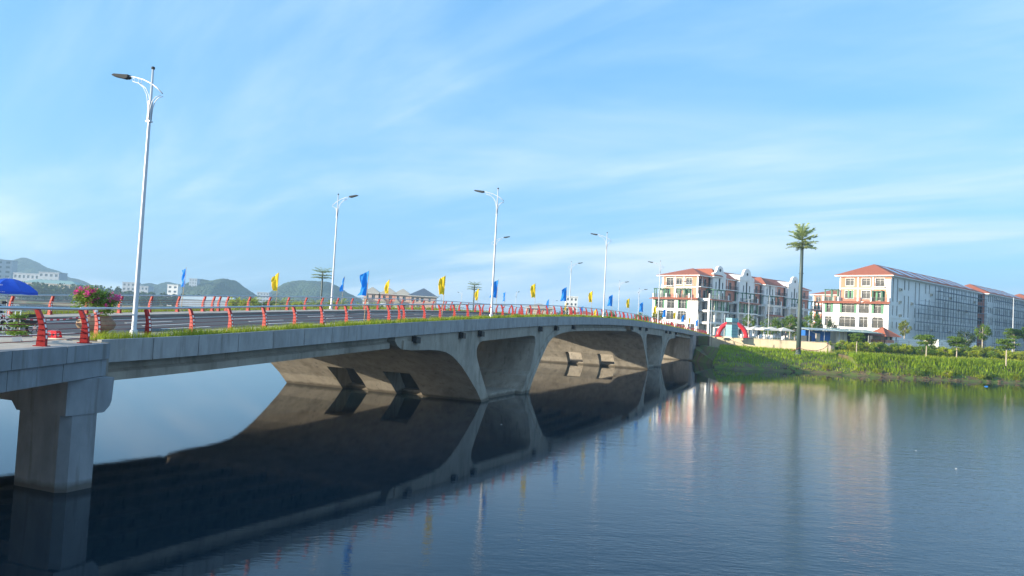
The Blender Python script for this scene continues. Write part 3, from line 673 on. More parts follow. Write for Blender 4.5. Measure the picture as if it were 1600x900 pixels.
# red stool
st = thing('stool', 'small red plastic stool standing on the pavement behind the railing', 'stool', B(18.2, 24.45, 4.585), BRZ+.4)
MB().prism([(-.13,-.13),(.13,-.13),(.13,.13),(-.13,.13)], .25, .275, 'z').build('seat', plastic_r, st)
for sx in (-1, 1):
    for sy in (-1, 1):
        mb = MB(); x, y = sx*.125, sy*.125
        mb.add([(x*1.0-.028,y-.028,.25),(x+.028,y-.028,.25),(x+.028,y+.028,.25),(x-.028,y+.028,.25),(x*1.3-.03,y*1.3-.03,0),(x*1.3+.03,y*1.3-.03,0),(x*1.3+.03,y*1.3+.03,0),(x*1.3-.03,y*1.3+.03,0)],
               [(0,1,2,3),(7,6,5,4),(0,4,5,1),(1,5,6,2),(2,6,7,3),(3,7,4,0)]); mb.build('leg', plastic_r, st)
mb = MB()
for a in (0, 1, 2, 3):
    t = Matrix.Rotation(a*math.pi/2, 4, 'Z')
    for (z0, z1) in ((.185, .25), (.03, .085)):
        q = [t @ Vector(v) for v in ((-.12,-.142,z1),(.12,-.142,z1),(.12,-.15,z0),(-.12,-.15,z0),(-.12,-.125,z1),(.12,-.125,z1),(.12,-.133,z0),(-.12,-.133,z0))]
        mb.add(q, [(0,1,2,3),(7,6,5,4),(0,4,5,1),(1,5,6,2),(2,6,7,3),(3,7,4,0)])
mb.build('skirt', plastic_r, st)

# square white pot with a clipped layered shrub
sp_ = thing('square_pot', 'small tapered white square pot at the far left of the deck', 'pot', B(15.67, 22.68, 4.585), .55)
MB().add([(-.09,-.09,0),(.09,-.09,0),(.09,.09,0),(-.09,.09,0),(-.12,-.12,.17),(.12,-.12,.17),(.12,.12,.17),(-.12,.12,.17)], [(0,3,2,1),(4,5,6,7),(0,1,5,4),(1,2,6,5),(2,3,7,6),(3,0,4,7)]).build('pot', trim_w, sp_)
MB().box(-.13,.13,-.13,.13,.17,.195).build('rim', trim_w, sp_)
sh = thing('potted_shrub', 'green shrub clipped in three layers growing in the white square pot', 'plant', B(15.67, 22.68, 4.74), 0)
MB().tube([(0,0,0),(.02,0,.3),(0,.01,.72)], [.022,.018,.008], 6).build('trunk', bark, sh)
C = [rg.normal(size=(n_, 3))*[sx, sx, .035]+[0, 0, z] for n_, sx, z in ((900,.15,.14),(800,.14,.38),(500,.10,.62))]
link('crown', leaf_mesh('crown', np.concatenate(C), .030, leaf_b, rng=rg), sh)

# white wrought screen with a spoked medallion
sc_ = thing('ornamental_screen', 'white ornamental metal screen with spoked round medallion at the left edge', 'screen', B(15.83, 23.55, 4.585), .55)
mb = MB(); mb.tube([(-.95,0,.95),(.42,0,.95)], .018, 6); mb.tube([(.42,0,.0),(.42,0,.97)], .018, 6); mb.tube([(-.95,0,.16),(.36,0,.16),(.46,0,.10),(.52,0,0)], .02, 6)
mb.build('frame', trim_w, sc_, smooth=True)
for cx in (-.02, -.70):
    mb = MB()
    for rr in (.29, .10):
        mb.tube([(cx+rr*math.cos(k*math.pi/8), 0, .55+rr*math.sin(k*math.pi/8)) for k in range(17)], .02, 6)
    for k in range(12):
        a = k*math.pi/6; mb.tube([(cx+.10*math.cos(a),0,.55+.10*math.sin(a)),(cx+.29*math.cos(a),0,.55+.29*math.sin(a))], .017, 6)
    for x in (-.3, .3): mb.tube([(cx+x,0,.16),(cx+x,0,.95)], .014, 6)
    for x in (-.12, .12): mb.tube([(cx+x,0,.83),(cx+x,0,.95)], .014, 6); mb.tube([(cx+x,0,.16),(cx+x,0,.27)], .014, 6)
    mb.build('medallion', trim_w, sc_, smooth=True)

# motorcycle parked behind the screen
mo = thing('motorcycle', 'dark motorcycle parked behind the white screen, only its handlebar and seat showing', 'motorcycle', B(18.20, 26.51, 4.59), .5+math.pi)
for x in (-.62, .62):
    w = MB(); w.tube([(x+.25*math.cos(k*math.pi/8),0,.29+.25*math.sin(k*math.pi/8)) for k in range(17)], .045, 8); wo_ = w.build('wheel', rubber, mo)
    h = MB(); h.tube([(x,-.05,.29),(x,.05,.29)], .06, 8)
    for k in range(6): h.tube([(x,0,.29),(x+.21*math.cos(k*1.047),0,.29+.21*math.sin(k*1.047))], .012, 4)
    h.build('hub', chrome, wo_)
MB().prism([(-.55,.36),(-.1,.25),(.25,.28),(.42,.5),(.50,.85),(.40,.88),(.28,.55),(-.05,.52),(-.75,.68),(-.85,.6)], -.11, .11).build('body', black_m, mo)
MB().prism([(-.80,.70),(.02,.58),(.10,.66),(-.1,.74),(-.8,.79)], -.12, .12).build('seat', rubber, mo)
mb = MB(); mb.tube([(.62,.06,.29),(.44,.05,.88)], .025, 6); mb.tube([(.62,-.06,.29),(.44,-.05,.88)], .025, 6); mb.build('fork', chrome, mo)
mb = MB(); mb.tube([(.32,.36,.98),(.42,.14,.97),(.43,0,.93),(.42,-.14,.97),(.32,-.36,.98)], .018, 6); mb.build('handlebar', black_m, mo)
mb = MB(); mb.prism([(.40,.86),(.52,.84),(.53,.98),(.46,1.06),(.40,1.02)], -.12, .12); mb.build('headlight', black_m, mo)
for y in (-.3, .3):
    mb = MB(); mb.tube([(.34,y,.98),(.36,y*1.08,1.12)], .007, 5); mb.lathe([(.02,1.10),(.06,1.12),(.06,1.17),(.02,1.19)], .36, y*1.12, 10); mb.build('mirror', black_m, mo)

# blue parasol
pa_ = thing('beach_parasol', 'large blue beach parasol with white lettering at the left edge of the deck', 'parasol', B(22.05, 32.7, 4.6), 0)
MB().tube([(0,0,.0),(0,0,2.15)], .02, 8).build('pole', white_metal, pa_)
mb = MB(); mb.lathe([(.3,0),(.3,.05),(.08,.12),(.05,.12)], seg=14); mb.build('foot', concrete, pa_)
mb = MB(); nseg, RR = 8, 1.18; ring = [(0,2.12),(.22,2.10),(.43,2.045),(.65,1.96),(.86,1.84),(1.03,1.71),(RR,1.58)]
for r0, z in ring:
    for k in range(nseg*4):
        a = 2*math.pi*k/(nseg*4); u = (k % 4)/4; sag = 1-.075*math.sin(u*math.pi); mb.v.append((r0*sag*math.cos(a+.2), r0*sag*math.sin(a+.2), z-.03*math.sin(u*math.pi)*r0))
for k in range(nseg*4):
    a = 2*math.pi*k/(nseg*4); u = (k % 4)/4; sag = 1-.075*math.sin(u*math.pi); mb.v.append((RR*1.005*sag*math.cos(a+.2), RR*1.005*sag*math.sin(a+.2), 1.58-.12-.02*math.sin(u*math.pi)))
q = nseg*4
for i in range(len(ring)):
    for k in range(q): mb.f.append((i*q+k, i*q+(k+1) % q, (i+1)*q+(k+1) % q, (i+1)*q+k))
cano = mb.build('canopy', umb_blue, pa_)
mb = MB()
for k in range(nseg):
    a = 2*math.pi*k/nseg+.2; mb.tube([(.03*math.cos(a),.03*math.sin(a),1.55),(.7*math.cos(a),.7*math.sin(a),1.92),(1.16*math.cos(a),1.16*math.sin(a),1.585)], .008, 4)
mb.lathe([(.045,1.50),(.045,1.6),(.02,1.6)], seg=8); mb.build('ribs', black_m, pa_)
# faded white script on the front panels (illegible strokes, as in the photograph)
mb = MB()
for (za, r0, wd, hh, n_) in ((1.81, .89, .46, .04, 9), (1.525, 1.20, .75, .014, 16)):
    a0 = math.atan2(-.88, .12)
    for k in range(n_):
        a = a0+(k/n_-.5)*wd; b_ = a+wd/n_*.62
        dz = hh*(1+.6*math.sin(k*2.3))
        rr = r0*(.955 if r0 < 1 else .98)
        for (aa, bb) in ((a, b_),):
            mb.add([((rr+.045)*math.cos(aa),(rr+.045)*math.sin(aa),za-dz*.5),((rr+.045)*math.cos(bb),(rr+.045)*math.sin(bb),za-dz*.3),((rr+.03)*math.cos(bb),(rr+.03)*math.sin(bb),za+dz*.5),((rr+.03)*math.cos(aa),(rr+.03)*math.sin(aa),za+dz*.2)], [(0,1,2,3)])
mb.build('lettering', paint_w, cano)

# barrier tape
tape = bpy.data.materials.new('barrier_tape'); tape.use_nodes = True; nt = tape.node_tree; pb = nt.nodes['Principled BSDF']; pb.inputs['Roughness'].default_value = .5
tg = N(nt, 'ShaderNodeNewGeometry'); wv = N(nt, 'ShaderNodeTexWave', i_Scale=3.2); L(nt, tg.outputs['Position'], wv.inputs['Vector'])
cr_ = N(nt, 'ShaderNodeValToRGB'); cr_.color_ramp.interpolation = 'CONSTANT'; cr_.color_ramp.elements[0].color = (.8,.78,.76,1); cr_.color_ramp.elements[1].position = .55; cr_.color_ramp.elements[1].color = (.7,.1,.12,1)
L(nt, wv.outputs['Color'], cr_.inputs[0]); L(nt, cr_.outputs[0], pb.inputs['Base Color'])
mb = MB()
def sag(a, b, d, n=14):
    a, b = Vector(a), Vector(b); return [a.lerp(b, i/n)-Vector((0,0,d*4*(i/n)*(1-i/n))) for i in range(n+1)]
tape_pts = [B(14.9,23.3,5.45)]+sag(B(15.2,23.2,5.42), B(18.75,22.85,5.58), .22)
mb = MB()
def ribbon(pts, w):
    o = len(mb.v)
    for i, p_ in enumerate(pts): c = Vector((0,0,1))*math.cos(.5*math.sin(i)); mb.v += [tuple(p_-c*w), tuple(p_+c*w), tuple(p_+c*w+Nv*.004), tuple(p_-c*w+Nv*.004)]
    for i in range(len(pts)-1):
        for k in range(4): mb.f.append((o+4*i+k, o+4*i+(k+1) % 4, o+4*i+4+(k+1) % 4, o+4*i+4+k))
ribbon(tape_pts, .026); ribbon(sag(B(15.6,23.1,4.95), B(17.95,24.3,4.82), .12), .024)
tag(mb.build('barrier_tape', tape), 'sagging red and white barrier tape strung along the left railing', 'tape')
MB().box(-.035,.035,-.05,.05,-.06,.06).build('paper_tag', trim_w, None, B(19.0,23.5,5.62), BRZ, label='small white tag hung on the handrail left of the planter', cat='tag')

#@@PART2
def nth(i): return f"{i}{'th' if 10 < i % 100 < 14 else {1:'st',2:'nd',3:'rd'}.get(i % 10,'th')}"
# ================================================================== HOTELS ON THE RIGHT BANK
AZ = rad(47.5); HRZ = math.pi/2-AZ; GZ = 4.86
class Fac:
    """a facade of a building: u runs to the right as seen from outside, d inward, v up"""
    def __init__(s, bld, loc, rz): s.b, s.loc, s.rz = bld, Vector(loc), rz; s.R = Matrix.Rotation(rz, 3, 'Z')
    def P(s, u, d, v): return s.loc+s.R @ Vector((u, d, v))
    def put(s, name, me, u=0, d=0, v=0, parent=None): return link(name, me, parent or s.b, s.P(u, d, v), s.rz)
    def wall(s, name, m, u0, u1, v0, v1, holes=(), dep=.35, arch=(), d0=0, thick=.36):
        us = sorted({u0, u1, *[h[0] for h in holes], *[h[1] for h in holes]}); vs_ = sorted({v0, v1, *[h[2] for h in holes], *[h[3] for h in holes]})
        us = [u for u in us if u0 <= u <= u1]; vs_ = [v for v in vs_ if v0 <= v <= v1]; mb = MB()
        for a, b in zip(us, us[1:]):
            for c, e in zip(vs_, vs_[1:]):
                mu, mv = (a+b)/2, (c+e)/2
                if any(h[0] < mu < h[1] and h[2] < mv < h[3] for h in holes): continue
                mb.add([(a,0,c),(b,0,c),(b,0,e),(a,0,e)], [(0,1,2,3)])
        for h in holes:
            a, b, c, e = h
            mb.add([(a,0,c),(a,dep,c),(a,dep,e),(a,0,e)], [(0,1,2,3)]); mb.add([(b,0,c),(b,0,e),(b,dep,e),(b,dep,c)], [(0,1,2,3)])
            mb.add([(a,0,e),(a,dep,e),(b,dep,e),(b,0,e)], [(0,1,2,3)]); mb.add([(a,0,c),(b,0,c),(b,dep,c),(a,dep,c)], [(0,1,2,3)])
        for h in arch:
            a, b, c, e = h; r = min(.5, (b-a)/2)
            for (x, sx) in ((a, 1), (b, -1)): mb.prism([(x, e), (x+sx*r, e), (x+sx*r*.3, e-r*.3), (x, e-r)], .01, dep-.02)
        o = mb.build(name, m, s.b, s.P(0, d0, 0), s.rz); return o
WM = {}
slot_glass = mat('slot_glass', (.016, .020, .026), .5, .2, .4, spec=.2)
def window_meshes(w, h, style):
    k = (round(w, 2), round(h, 2), style)
    if k in WM: return WM[k]
    f = .06 if w > .9 else .04; mb = MB()
    for (a, b, c, e) in ((0,w,0,f),(0,w,h-f,h),(0,f,f,h-f),(w-f,w,f,h-f)): mb.box(a, b, .16, .26, c, e)
    if style != 'slot':
        nm = 2 if w < 2.6 else 3
        for i in range(1, nm): mb.box(w*i/nm-.022, w*i/nm+.022, .17, .25, f, h-f)
        if style == 'cross': mb.box(f, w-f, .175, .245, h*.74-.018, h*.74+.018)
    fr = mb.mesh('window', trim_w if style != 'slot' else rail_dk)
    pn = MB().box(f*.5, w-f*.5, .215, .235, f*.5, h-f*.5).mesh('pane', glass_m if style != 'slot' else slot_glass)
    cu = None
    if style in ('cross', 'door'): cu = MB().box(f, w*.22, .26, .30, f, h-f).mesh('curtain', cream_wall)
    WM[k] = (fr, pn, cu); return WM[k]
def windows(fc, holes, style='cross', d0=0):
    for (a, b, c, e) in holes:
        fr, pn, cu = window_meshes(b-a, e-c, style); o = fc.put('window', fr, a, d0, c); link('pane', pn, o)
        if cu and random.random() < .35: link('curtain', cu, o)
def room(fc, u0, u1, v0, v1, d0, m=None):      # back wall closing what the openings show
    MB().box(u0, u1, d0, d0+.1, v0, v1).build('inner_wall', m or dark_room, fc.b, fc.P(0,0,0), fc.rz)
SM = {}
def shutters(fc, h, d0=0, w=.42):
    a, b, c, e = h; k = (round(e-c, 2), w)
    if k not in SM:
        mb = MB(); hh = e-c
        mb.box(0, w, -.03, .05, 0, hh)
        for i in range(int(hh/.28)): mb.box(.05, w-.05, -.05, -.03, .08+i*.28, .24+i*.28)
        SM[k] = mb.mesh('shutter', green_sh)
    fc.put('shutter', SM[k], a-w*.25, d0-.05, c); fc.put('shutter', SM[k], b-w*.75, d0-.05, c)
RMs = {}
def balustrade(fc, u0, u1, v, d0=-.08, h=.95):
    k = round(u1-u0, 2)
    if k not in RMs:
        w = u1-u0; mb = MB(); mb.box(0, w, -.03, .03, h-.06, h); mb.box(0, w, -.02, .02, .06, .1); n = max(2, int(w/.22))
        for i in range(n+1): mb.box(w*i/n-.018, w*i/n+.018, -.018, .018, .1, h-.06)
        RMs[k] = mb.mesh('balcony_railing', rail_dk)
    fc.put('balcony_railing', RMs[k], u0, d0, v)['kind'] = 'stuff'
def skirt(fc, u0, u1, v, out=1.0, d0=0, m=None):
    MB().add([(u0,d0,v+.42),(u1,d0,v+.42),(u1+.35,d0-out,v),(u0-.35,d0-out,v),(u0,d0,v+.30),(u1,d0,v+.30),(u1+.35,d0-out,v-.1),(u0-.35,d0-out,v-.1)],
             [(0,3,2,1),(4,5,6,7),(0,1,5,4),(1,2,6,5),(2,3,7,6),(3,0,4,7)]).build('tiled_canopy', m or tile_red, fc.b, fc.P(0,0,0), fc.rz)
def slab(fc, u0, u1, v, th, d0, d1, name='floor_slab', m=None):
    MB().box(u0, u1, d0, d1, v, v+th).build(name, m or trim_w, fc.b, fc.P(0,0,0), fc.rz)
def pergola(fc, u0, u1, v, h, d0, d1, n=3):
    mb = MB()
    for i in range(n):
        u = u0+(u1-u0)*i/(n-1)
        for d in (d0, d1-.2): mb.box(u-.10, u+.10, d, d+.2, v, v+h)
        mb.box(u-.05, u+.05, d0-.3, d1, v+h+.10, v+h+.2)
    for d in (d0, d1-.2): mb.box(u0-.2, u1+.2, d-.02, d+.1, v+h, v+h+.10)
    k = int((u1-u0)/.7)
    for i in range(k+1): mb.box(u0+(u1-u0)*i/k-.05, u0+(u1-u0)*i/k+.05, d0-.3, d1, v+h+.2, v+h+.25)
    mb.build('pergola', green_post, fc.b, fc.P(0,0,0), fc.rz, kind='stuff')
def hip(bld, x0, x1, y0, y1, z, h, m, hipl=None, name='roof', inset=None):
    lx, ly = x1-x0, y1-y0; q = inset or min(lx, ly)/2
    if lx >= ly: r0, r1 = (x0+q, (y0+y1)/2, z+h), (x1-q, (y0+y1)/2, z+h)
    else: r0, r1 = ((x0+x1)/2, y0+q, z+h), ((x0+x1)/2, y1-q, z+h)
    c = [(x0,y0,z),(x1,y0,z),(x1,y1,z),(x0,y1,z)]
    mb = MB(); mb.add(c+[r0, r1]+[(p[0],p[1],z-.06) for p in c], ([(0,1,5,4),(1,2,5),(2,3,4,5),(3,0,4)] if lx >= ly else [(0,1,4),(1,2,5,4),(2,3,5),(3,0,4,5)])+[(0,6,7,1),(1,7,8,2),(2,8,9,3),(3,9,6,0),(9,8,7,6)])
    o = mb.build(name, m, bld)
    e = MB(); t = .16
    for (a, b, cc, d) in ((x0+.05,x1-.05,y0+.05,y0+.25),(x0+.05,x1-.05,y1-.25,y1-.05),(x0+.05,x0+.25,y0+.25,y1-.25),(x1-.25,x1-.05,y0+.25,y1-.25)): e.box(a, b, cc, d, z-.30, z-.065)
    e.build('eaves', trim_w, o); return o
def gable(fc, u0, u1, v, d0=-.02):
    """curved white parapet gable with a rounded crest"""
    c = (u0+u1)/2; hw = (u1-u0)/2; pts = [(u0, v-.4), (u1, v-.4), (u1, v+.45), (c+hw*.62, v+.75), (c+hw*.55, v+1.2)]
    pts += [(c+hw*.5*math.cos(a), v+1.25+hw*.42*math.sin(a)) for a in [math.pi*i/10 for i in range(11)]]
    pts += [(c-hw*.55, v+1.2), (c-hw*.62, v+.75), (u0, v+.45)]
    g_ = MB().prism(pts, d0-.05, d0+.6).build('gable', white_wall, fc.b, fc.P(0,0,0), fc.rz)
    MB().lathe([(.02,-.02),(.42,-.02),(.42,.02),(.02,.02)], seg=12).build('oculus', dark_room, g_, (c, d0-.06, v+1.35)).rotation_euler = (rad(90), 0, 0)

# ---- left hotel
h1 = thing('hotel_building', 'left hotel block, white with orange upper storeys, red hipped roof and rounded gables', 'hotel', (48.24, 194.57, GZ), HRZ, )
W, LL = 11.9, 62.0
fr = Fac(h1, (0, W, 0), -math.pi/2); si = Fac(h1, (0, 0, 0), 0)
# front, projecting lower storeys
lowr = Fac(h1, (-1.2, W+1.6, 0), -math.pi/2); WU = W+1.6+.9
r0 = [(1.0,3.6,.2,2.6),(4.6,7.0,.2,2.6),(8.0,10.6,.2,2.6),(11.6,13.6,.2,2.6)]
r1 = [(1.8,3.7,3.5,5.9),(4.7,7.0,3.5,5.9),(8.2,10.9,3.5,5.9)]
r2 = [(.9,3.8,6.5,8.8),(4.8,7.1,6.5,8.8),(8.3,11.1,6.5,8.8)]
lowr.wall('front_wall', white_wall, 0, WU, 0, 9.3, r0+r1+r2, arch=r1)
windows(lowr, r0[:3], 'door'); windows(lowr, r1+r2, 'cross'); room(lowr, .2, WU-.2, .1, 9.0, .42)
for h in (r2[0], r2[2]): shutters(lowr, h)
for h in r1+r2: balustrade(lowr, h[0], h[1], h[2])
skirt(lowr, 0, WU, 9.0, 1.1); slab(lowr, 0, WU, 6.05, .16, -.09, -.001, 'string_course'); slab(lowr, 0, WU, 3.0, .16, -.09, -.001, 'string_course')
MB().box(-1.2, 0.1, -.9, W+1.6, 9.31, 9.42).build('terrace_floor', trim_w, h1)
for u in (0, 4.2, 7.6, 11.4, 14.1): MB().box(u, u+.3, -.03, .27, 9.42, 10.5).build('terrace_post', trim_w, h1, lowr.P(0,0,0), lowr.rz)
balustrade(lowr, .3, 11.4, 9.42, .1)
pergola(lowr, .4, 4.0, 9.42, 2.2, .1, 1.1); pergola(lowr, 7.9, 11.2, 9.42, 2.2, .1, 1.1)
r3 = [(1.1,3.2,9.7,11.9),(5.0,6.7,10.1,11.9),(8.1,9.8,10.1,11.9)]; r4 = [(1.9,4.1,12.6,14.7),(5.0,6.8,12.9,14.6),(8.1,9.9,12.9,14.6)]
fr.wall('upper_wall', orange_wall, .6, W, 9.3, 15.4, r3+r4); windows(fr, r3+r4, 'cross'); room(fr, .8, W-.3, 9.4, 15.2, .42)
for h in (r3[0], r3[2]): shutters(fr, h)
for (u0, u1) in ((.6, 1.0), (4.45, 4.8), (7.25, 7.6), (W-.45, W-.001)): slab(fr, u0, u1, 9.4, 5.7, -.10, -.002, 'pilaster')
slab(fr, 1.0, W-.45, 12.15, .28, -.08, -.003, 'string_course'); slab(fr, 1.0, W-.45, 15.0, .38, -.07, -.004, 'cornice')
for h in r4+r3[1:]:
    mb = MB()
    for (a, b, c, e) in ((h[0]-.1,h[1]+.1,h[3],h[3]+.1),(h[0]-.1,h[1]+.1,h[2]-.1,h[2]),(h[0]-.1,h[0],h[2],h[3]),(h[1],h[1]+.1,h[2],h[3])): mb.box(a, b, -.06, -.005, c, e)
    mb.build('surround', trim_w, h1, fr.P(0,0,0), fr.rz)
slab(fr, 1.6, 4.4, 12.45, .12, -.9, -.1, 'balcony'); balustrade(fr, 1.7, 4.3, 12.57, -.85)
mb = MB()
for i in range(6): mb.box(-.75+i*.22, .6, .0, .4, 9.42+i*.62, 9.42+(i+1)*.62-.003*i)
mb.build('stepped_buttress', white_wall, h1, fr.P(0,0,0), fr.rz)
# long side: recess and tower bays by turns
bays = [(5.4,11.5,'g'), (18.4,26.1,'g'), (32.0,38.3,'h'), (45.9,53.9,'g')]
recs = [(0.0,5.4), (11.5,18.4), (26.1,32.0), (38.3,45.9), (53.9,62.0)]
for (a, b, t) in bays:
    bf = Fac(h1, (0, -.9, 0), 0); c = (a+b)/2
    wn4 = [(c-1.9,c-1.3,12.3,14.2),(c-.4,c+.4,11.6 if t != 'g' else 12.0,15.2),(c+1.3,c+1.9,12.3,14.2),(c+1.5,c+2.2,9.3,11.3)]
    lowh = [(a+.6,a+2.0,.2,2.7),(b-2.6,b-1.0,.2,2.7),(b-1.6,b-.7,4.0,5.6),(b-1.6,b-.7,7.0,8.6)]
    bf.wall('bay_wall', white_wall, a, b, 0, 15.9 if t == 'g' else 15.2, wn4+lowh, arch=wn4[:3]); windows(bf, wn4, 'slot'); windows(bf, lowh, 'cross')
    for u in (a, b): MB().box(u-.002 if u == b else u, u if u == b else u+.002, 0, .9, 0, 15.2).build('bay_return', white_wall, h1, bf.P(0,0,0), 0)
    room(bf, a+.1, b-.1, .1, 15.0, .42)
    if t == 'g': gable(bf, a, b, 15.9)
    slab(bf, a, b, 15.35, .14, -.10, -.001, 'string_course')
for (a, b) in recs:
    rf = Fac(h1, (0, .5, 0), 0); w = b-a; hh = []
    for v, hgt in ((9.45, 2.2), (12.5, 2.1)): hh += [(a+.9,a+2.2,v,v+hgt),(a+w*.55,a+w*.55+1.5,v,v+hgt)]
    lw = []
    for v in (3.3, 6.4): lw += [(a+.8,a+2.0,v,v+2.2),(a+w*.55,a+w*.55+1.4,v,v+2.2)]
    rf.wall('recess_wall', salmon_wall, a, b, 9.2, 15.3, hh); rf.wall('recess_wall', white_wall, a, b, 0, 9.2, lw+[(a+.6,b-.6,.2,2.6)])
    windows(rf, hh+lw, 'door'); room(rf, a+.1, b-.1, .1, 15.0, .42)
    slab(rf, a+.05, b-.05, 12.3, .16, -1.2, -.01, 'balcony'); balustrade(rf, a+.2, b-.2, 12.46, -1.15)
    MB().box(a+w*.40, a+w*.40+.3, -.12, -.004, 12.47, 15.2).build('pilaster', trim_w, h1, rf.P(0,0,0), 0)
def portico(a, b, n, skirts, dd=-3.4):
    pf = Fac(h1, (0, dd, 0), 0); w = (b-a)/n; hs = []
    for i in range(n):
        for v, hg in ((.15, 2.6), (3.35, 2.55), (6.4, 2.4)): hs.append((a+w*i+.35, a+w*(i+1)-.35, v, v+hg))
    pf.wall('portico_front', white_wall, a, b, 0, 9.2, hs, dep=.4, arch=[h for h in hs if 3 < h[2] < 4] if a < 12 else ())
    for u, q in ((a, -math.pi/2), (b, math.pi/2)):
        sd_ = Fac(h1, (u, .4 if u == a else dd, 0), q); D_ = .4-dd
        sh_ = [(.6, D_-.5, v, v+hg) for v, hg in ((.15, 2.6), (3.35, 2.5), (6.4, 2.35))]; sd_.wall('portico_side', white_wall, 0, D_, 0, 9.2, sh_, dep=.3)
    for v in (2.95, 6.02, 9.21): slab(pf, a-.1, b+.1, v, .16, -.12, 3.9-.5, 'floor_slab')
    for h in hs:
        if h[2] > 1: balustrade(pf, h[0], h[1], h[2], .12)
        if h[2] > 6 and skirts > 8: shutters(pf, h, 0, .5)
    skirt(pf, a, b, skirts, .9)
    mb = MB()
    for u in (a, b-.3, (a+b)/2-.15): mb.box(u, u+.3, 0, .3, 9.37, 10.6)
    mb.build('terrace_post', trim_w, h1, pf.P(0,0,0), 0); balustrade(pf, a+.3, b-.3, 9.37, .15)
    pergola(pf, a+(b-a)*.30, b-.9, 9.37, 2.3, .7, 3.0, 4)
    rb = Fac(h1, (0, -.3, 0), 0)
for a, b, n, sk in ((.2, 9.4, 3, 8.95), (14.3, 24.4, 3, 8.95), (29.0, 37.6, 2, 6.15), (42.6, 51.4, 2, 6.15), (56.0, 68.0, 3, 8.95)): portico(a, b, n, sk)
hip(h1, -.9, 13.0, -.9, W+.9, 15.42, 2.3, tile_red)
hip(h1, 6.0, LL+1, .0, W+.5, 15.46, 2.5, tile_red, inset=5.5)
for (a, b, t) in bays:      # little roofs running back from each tower bay
    if t == 'g': MB().add([(a+.3,-.4,15.6),(b-.3,-.4,15.6),(b-.3,5.5,16.2),(a+.3,5.5,16.2),((a+b)/2,-.4,17.0),((a+b)/2,6.5,17.6)], [(0,1,4),(1,2,5,4),(3,0,4,5),(2,3,5),(0,3,2,1)]).build('bay_roof', trim_w, h1)
    else: hip(h1, a-.5, b+.5, -1.5, 7, 15.25, 2.3, tile_red)
hip(h1, 5.0, 9.5, -1.4, 8, 15.6, 2.1, tile_red)
MB().box(.3, LL, .9, W-.3, 0, 15.3).build('core', white_wall, h1)

# ---- right hotel
h2 = thing('hotel_building', 'right hotel block with orange storeys over white arches and a long shaded side wall', 'hotel', (83.06, 164.55, GZ), HRZ)
W2, L2 = 11.3, 60.0
lf = Fac(h2, (-1.0, W2+3.4, 0), -math.pi/2); WU = W2+3.4
q0 = [(4.0,6.8,.2,2.7),(7.6,9.8,.2,2.7),(10.6,13.2,.2,2.7)]
q1 = [(.6,2.2,3.7,5.9),(3.9,7.6,3.6,6.0),(8.4,10.3,3.6,6.0),(11.2,13.6,3.6,6.0)]; q2 = [(.6,2.3,6.8,9.0),(4.1,7.7,6.8,9.0),(8.3,10.5,6.8,9.0),(11.2,13.5,6.8,9.0)]
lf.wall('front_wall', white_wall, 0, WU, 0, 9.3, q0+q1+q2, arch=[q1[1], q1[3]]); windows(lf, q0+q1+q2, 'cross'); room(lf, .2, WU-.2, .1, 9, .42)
for h in (q2[0], q2[1], q2[3]): shutters(lf, h, 0, .5)
for h in q1+q2: balustrade(lf, h[0], h[1], h[2])
slab(lf, 0, WU, 6.2, .18, -.1, -.001, 'string_course'); slab(lf, 0, WU, 3.05, .18, -.1, -.001, 'string_course')
for u in (3.0, 7.75, 10.6): slab(lf, u, u+.35, 3.3, 5.7, -.07, -.002, 'pilaster')
skirt(lf, -.3, 8.6, 9.05, 1.0); skirt(lf, 9.4, WU+.2, 9.05, 1.0)
MB().box(-1.0, .1, 0, W2+3.4, 9.31, 9.43).build('terrace_floor', trim_w, h2); MB().box(.1, 8, W2+.01, W2+3.4, 9.3, 9.42).build('terrace_floor', trim_w, h2)
MB().box(-1.0, 10, W2+3.38, W2+3.4, 0, 9.3).build('end_wall', white_wall, h2); MB().box(-.98, 1, -.002, .02, 0, 9.3).build('corner_wall', white_wall, h2)
pergola(lf, .4, 3.3, 9.43, 2.5, .15, 4.0, 3); pergola(lf, 11.0, 13.0, 9.43, 2.3, .15, .9, 2); balustrade(lf, .2, WU-.5, 9.43, .1)
for u in (0, 3.4, 7.8, 10.7, WU-.3): MB().box(u, u+.3, -.02, .28, 9.43, 10.45).build('terrace_post', trim_w, h2, lf.P(0,0,0), lf.rz)
f2 = Fac(h2, (0, W2, 0), -math.pi/2)
q3 = [(1.3,3.2,10.1,11.9),(5.0,6.9,10.1,11.9),(8.2,9.9,9.7,11.9)]; q4 = [(1.4,3.2,13.0,14.7),(5.0,6.8,13.0,14.7),(8.0,9.8,12.9,14.7)]
f2.wall('upper_wall', orange_wall, 0, W2, 9.3, 15.4, q3+q4); windows(f2, q3+q4, 'cross'); room(f2, .2, W2-.3, 9.4, 15.2, .42)
shutters(f2, (2.0,3.0,10.1,12.0), 0, .4); shutters(f2, q3[2], 0, .42)
for u in (0, 4.0, 7.3): slab(f2, u, u+.3, 9.4, 5.7, -.10, -.002, 'pilaster')
slab(f2, 0.42, W2-.3, 12.25, .3, -.08, -.003, 'string_course'); slab(f2, 0.42, W2-.02, 15.0, .38, -.07, -.004, 'cornice')
for h in q4+q3[:2]:
    mb = MB()
    for (a, b, c, e) in ((h[0]-.1,h[1]+.1,h[3],h[3]+.1),(h[0]-.1,h[1]+.1,h[2]-.1,h[2]),(h[0]-.1,h[0],h[2],h[3]),(h[1],h[1]+.1,h[2],h[3])): mb.box(a, b, -.06, -.005, c, e)
    mb.build('surround', trim_w, h2, f2.P(0,0,0), f2.rz)
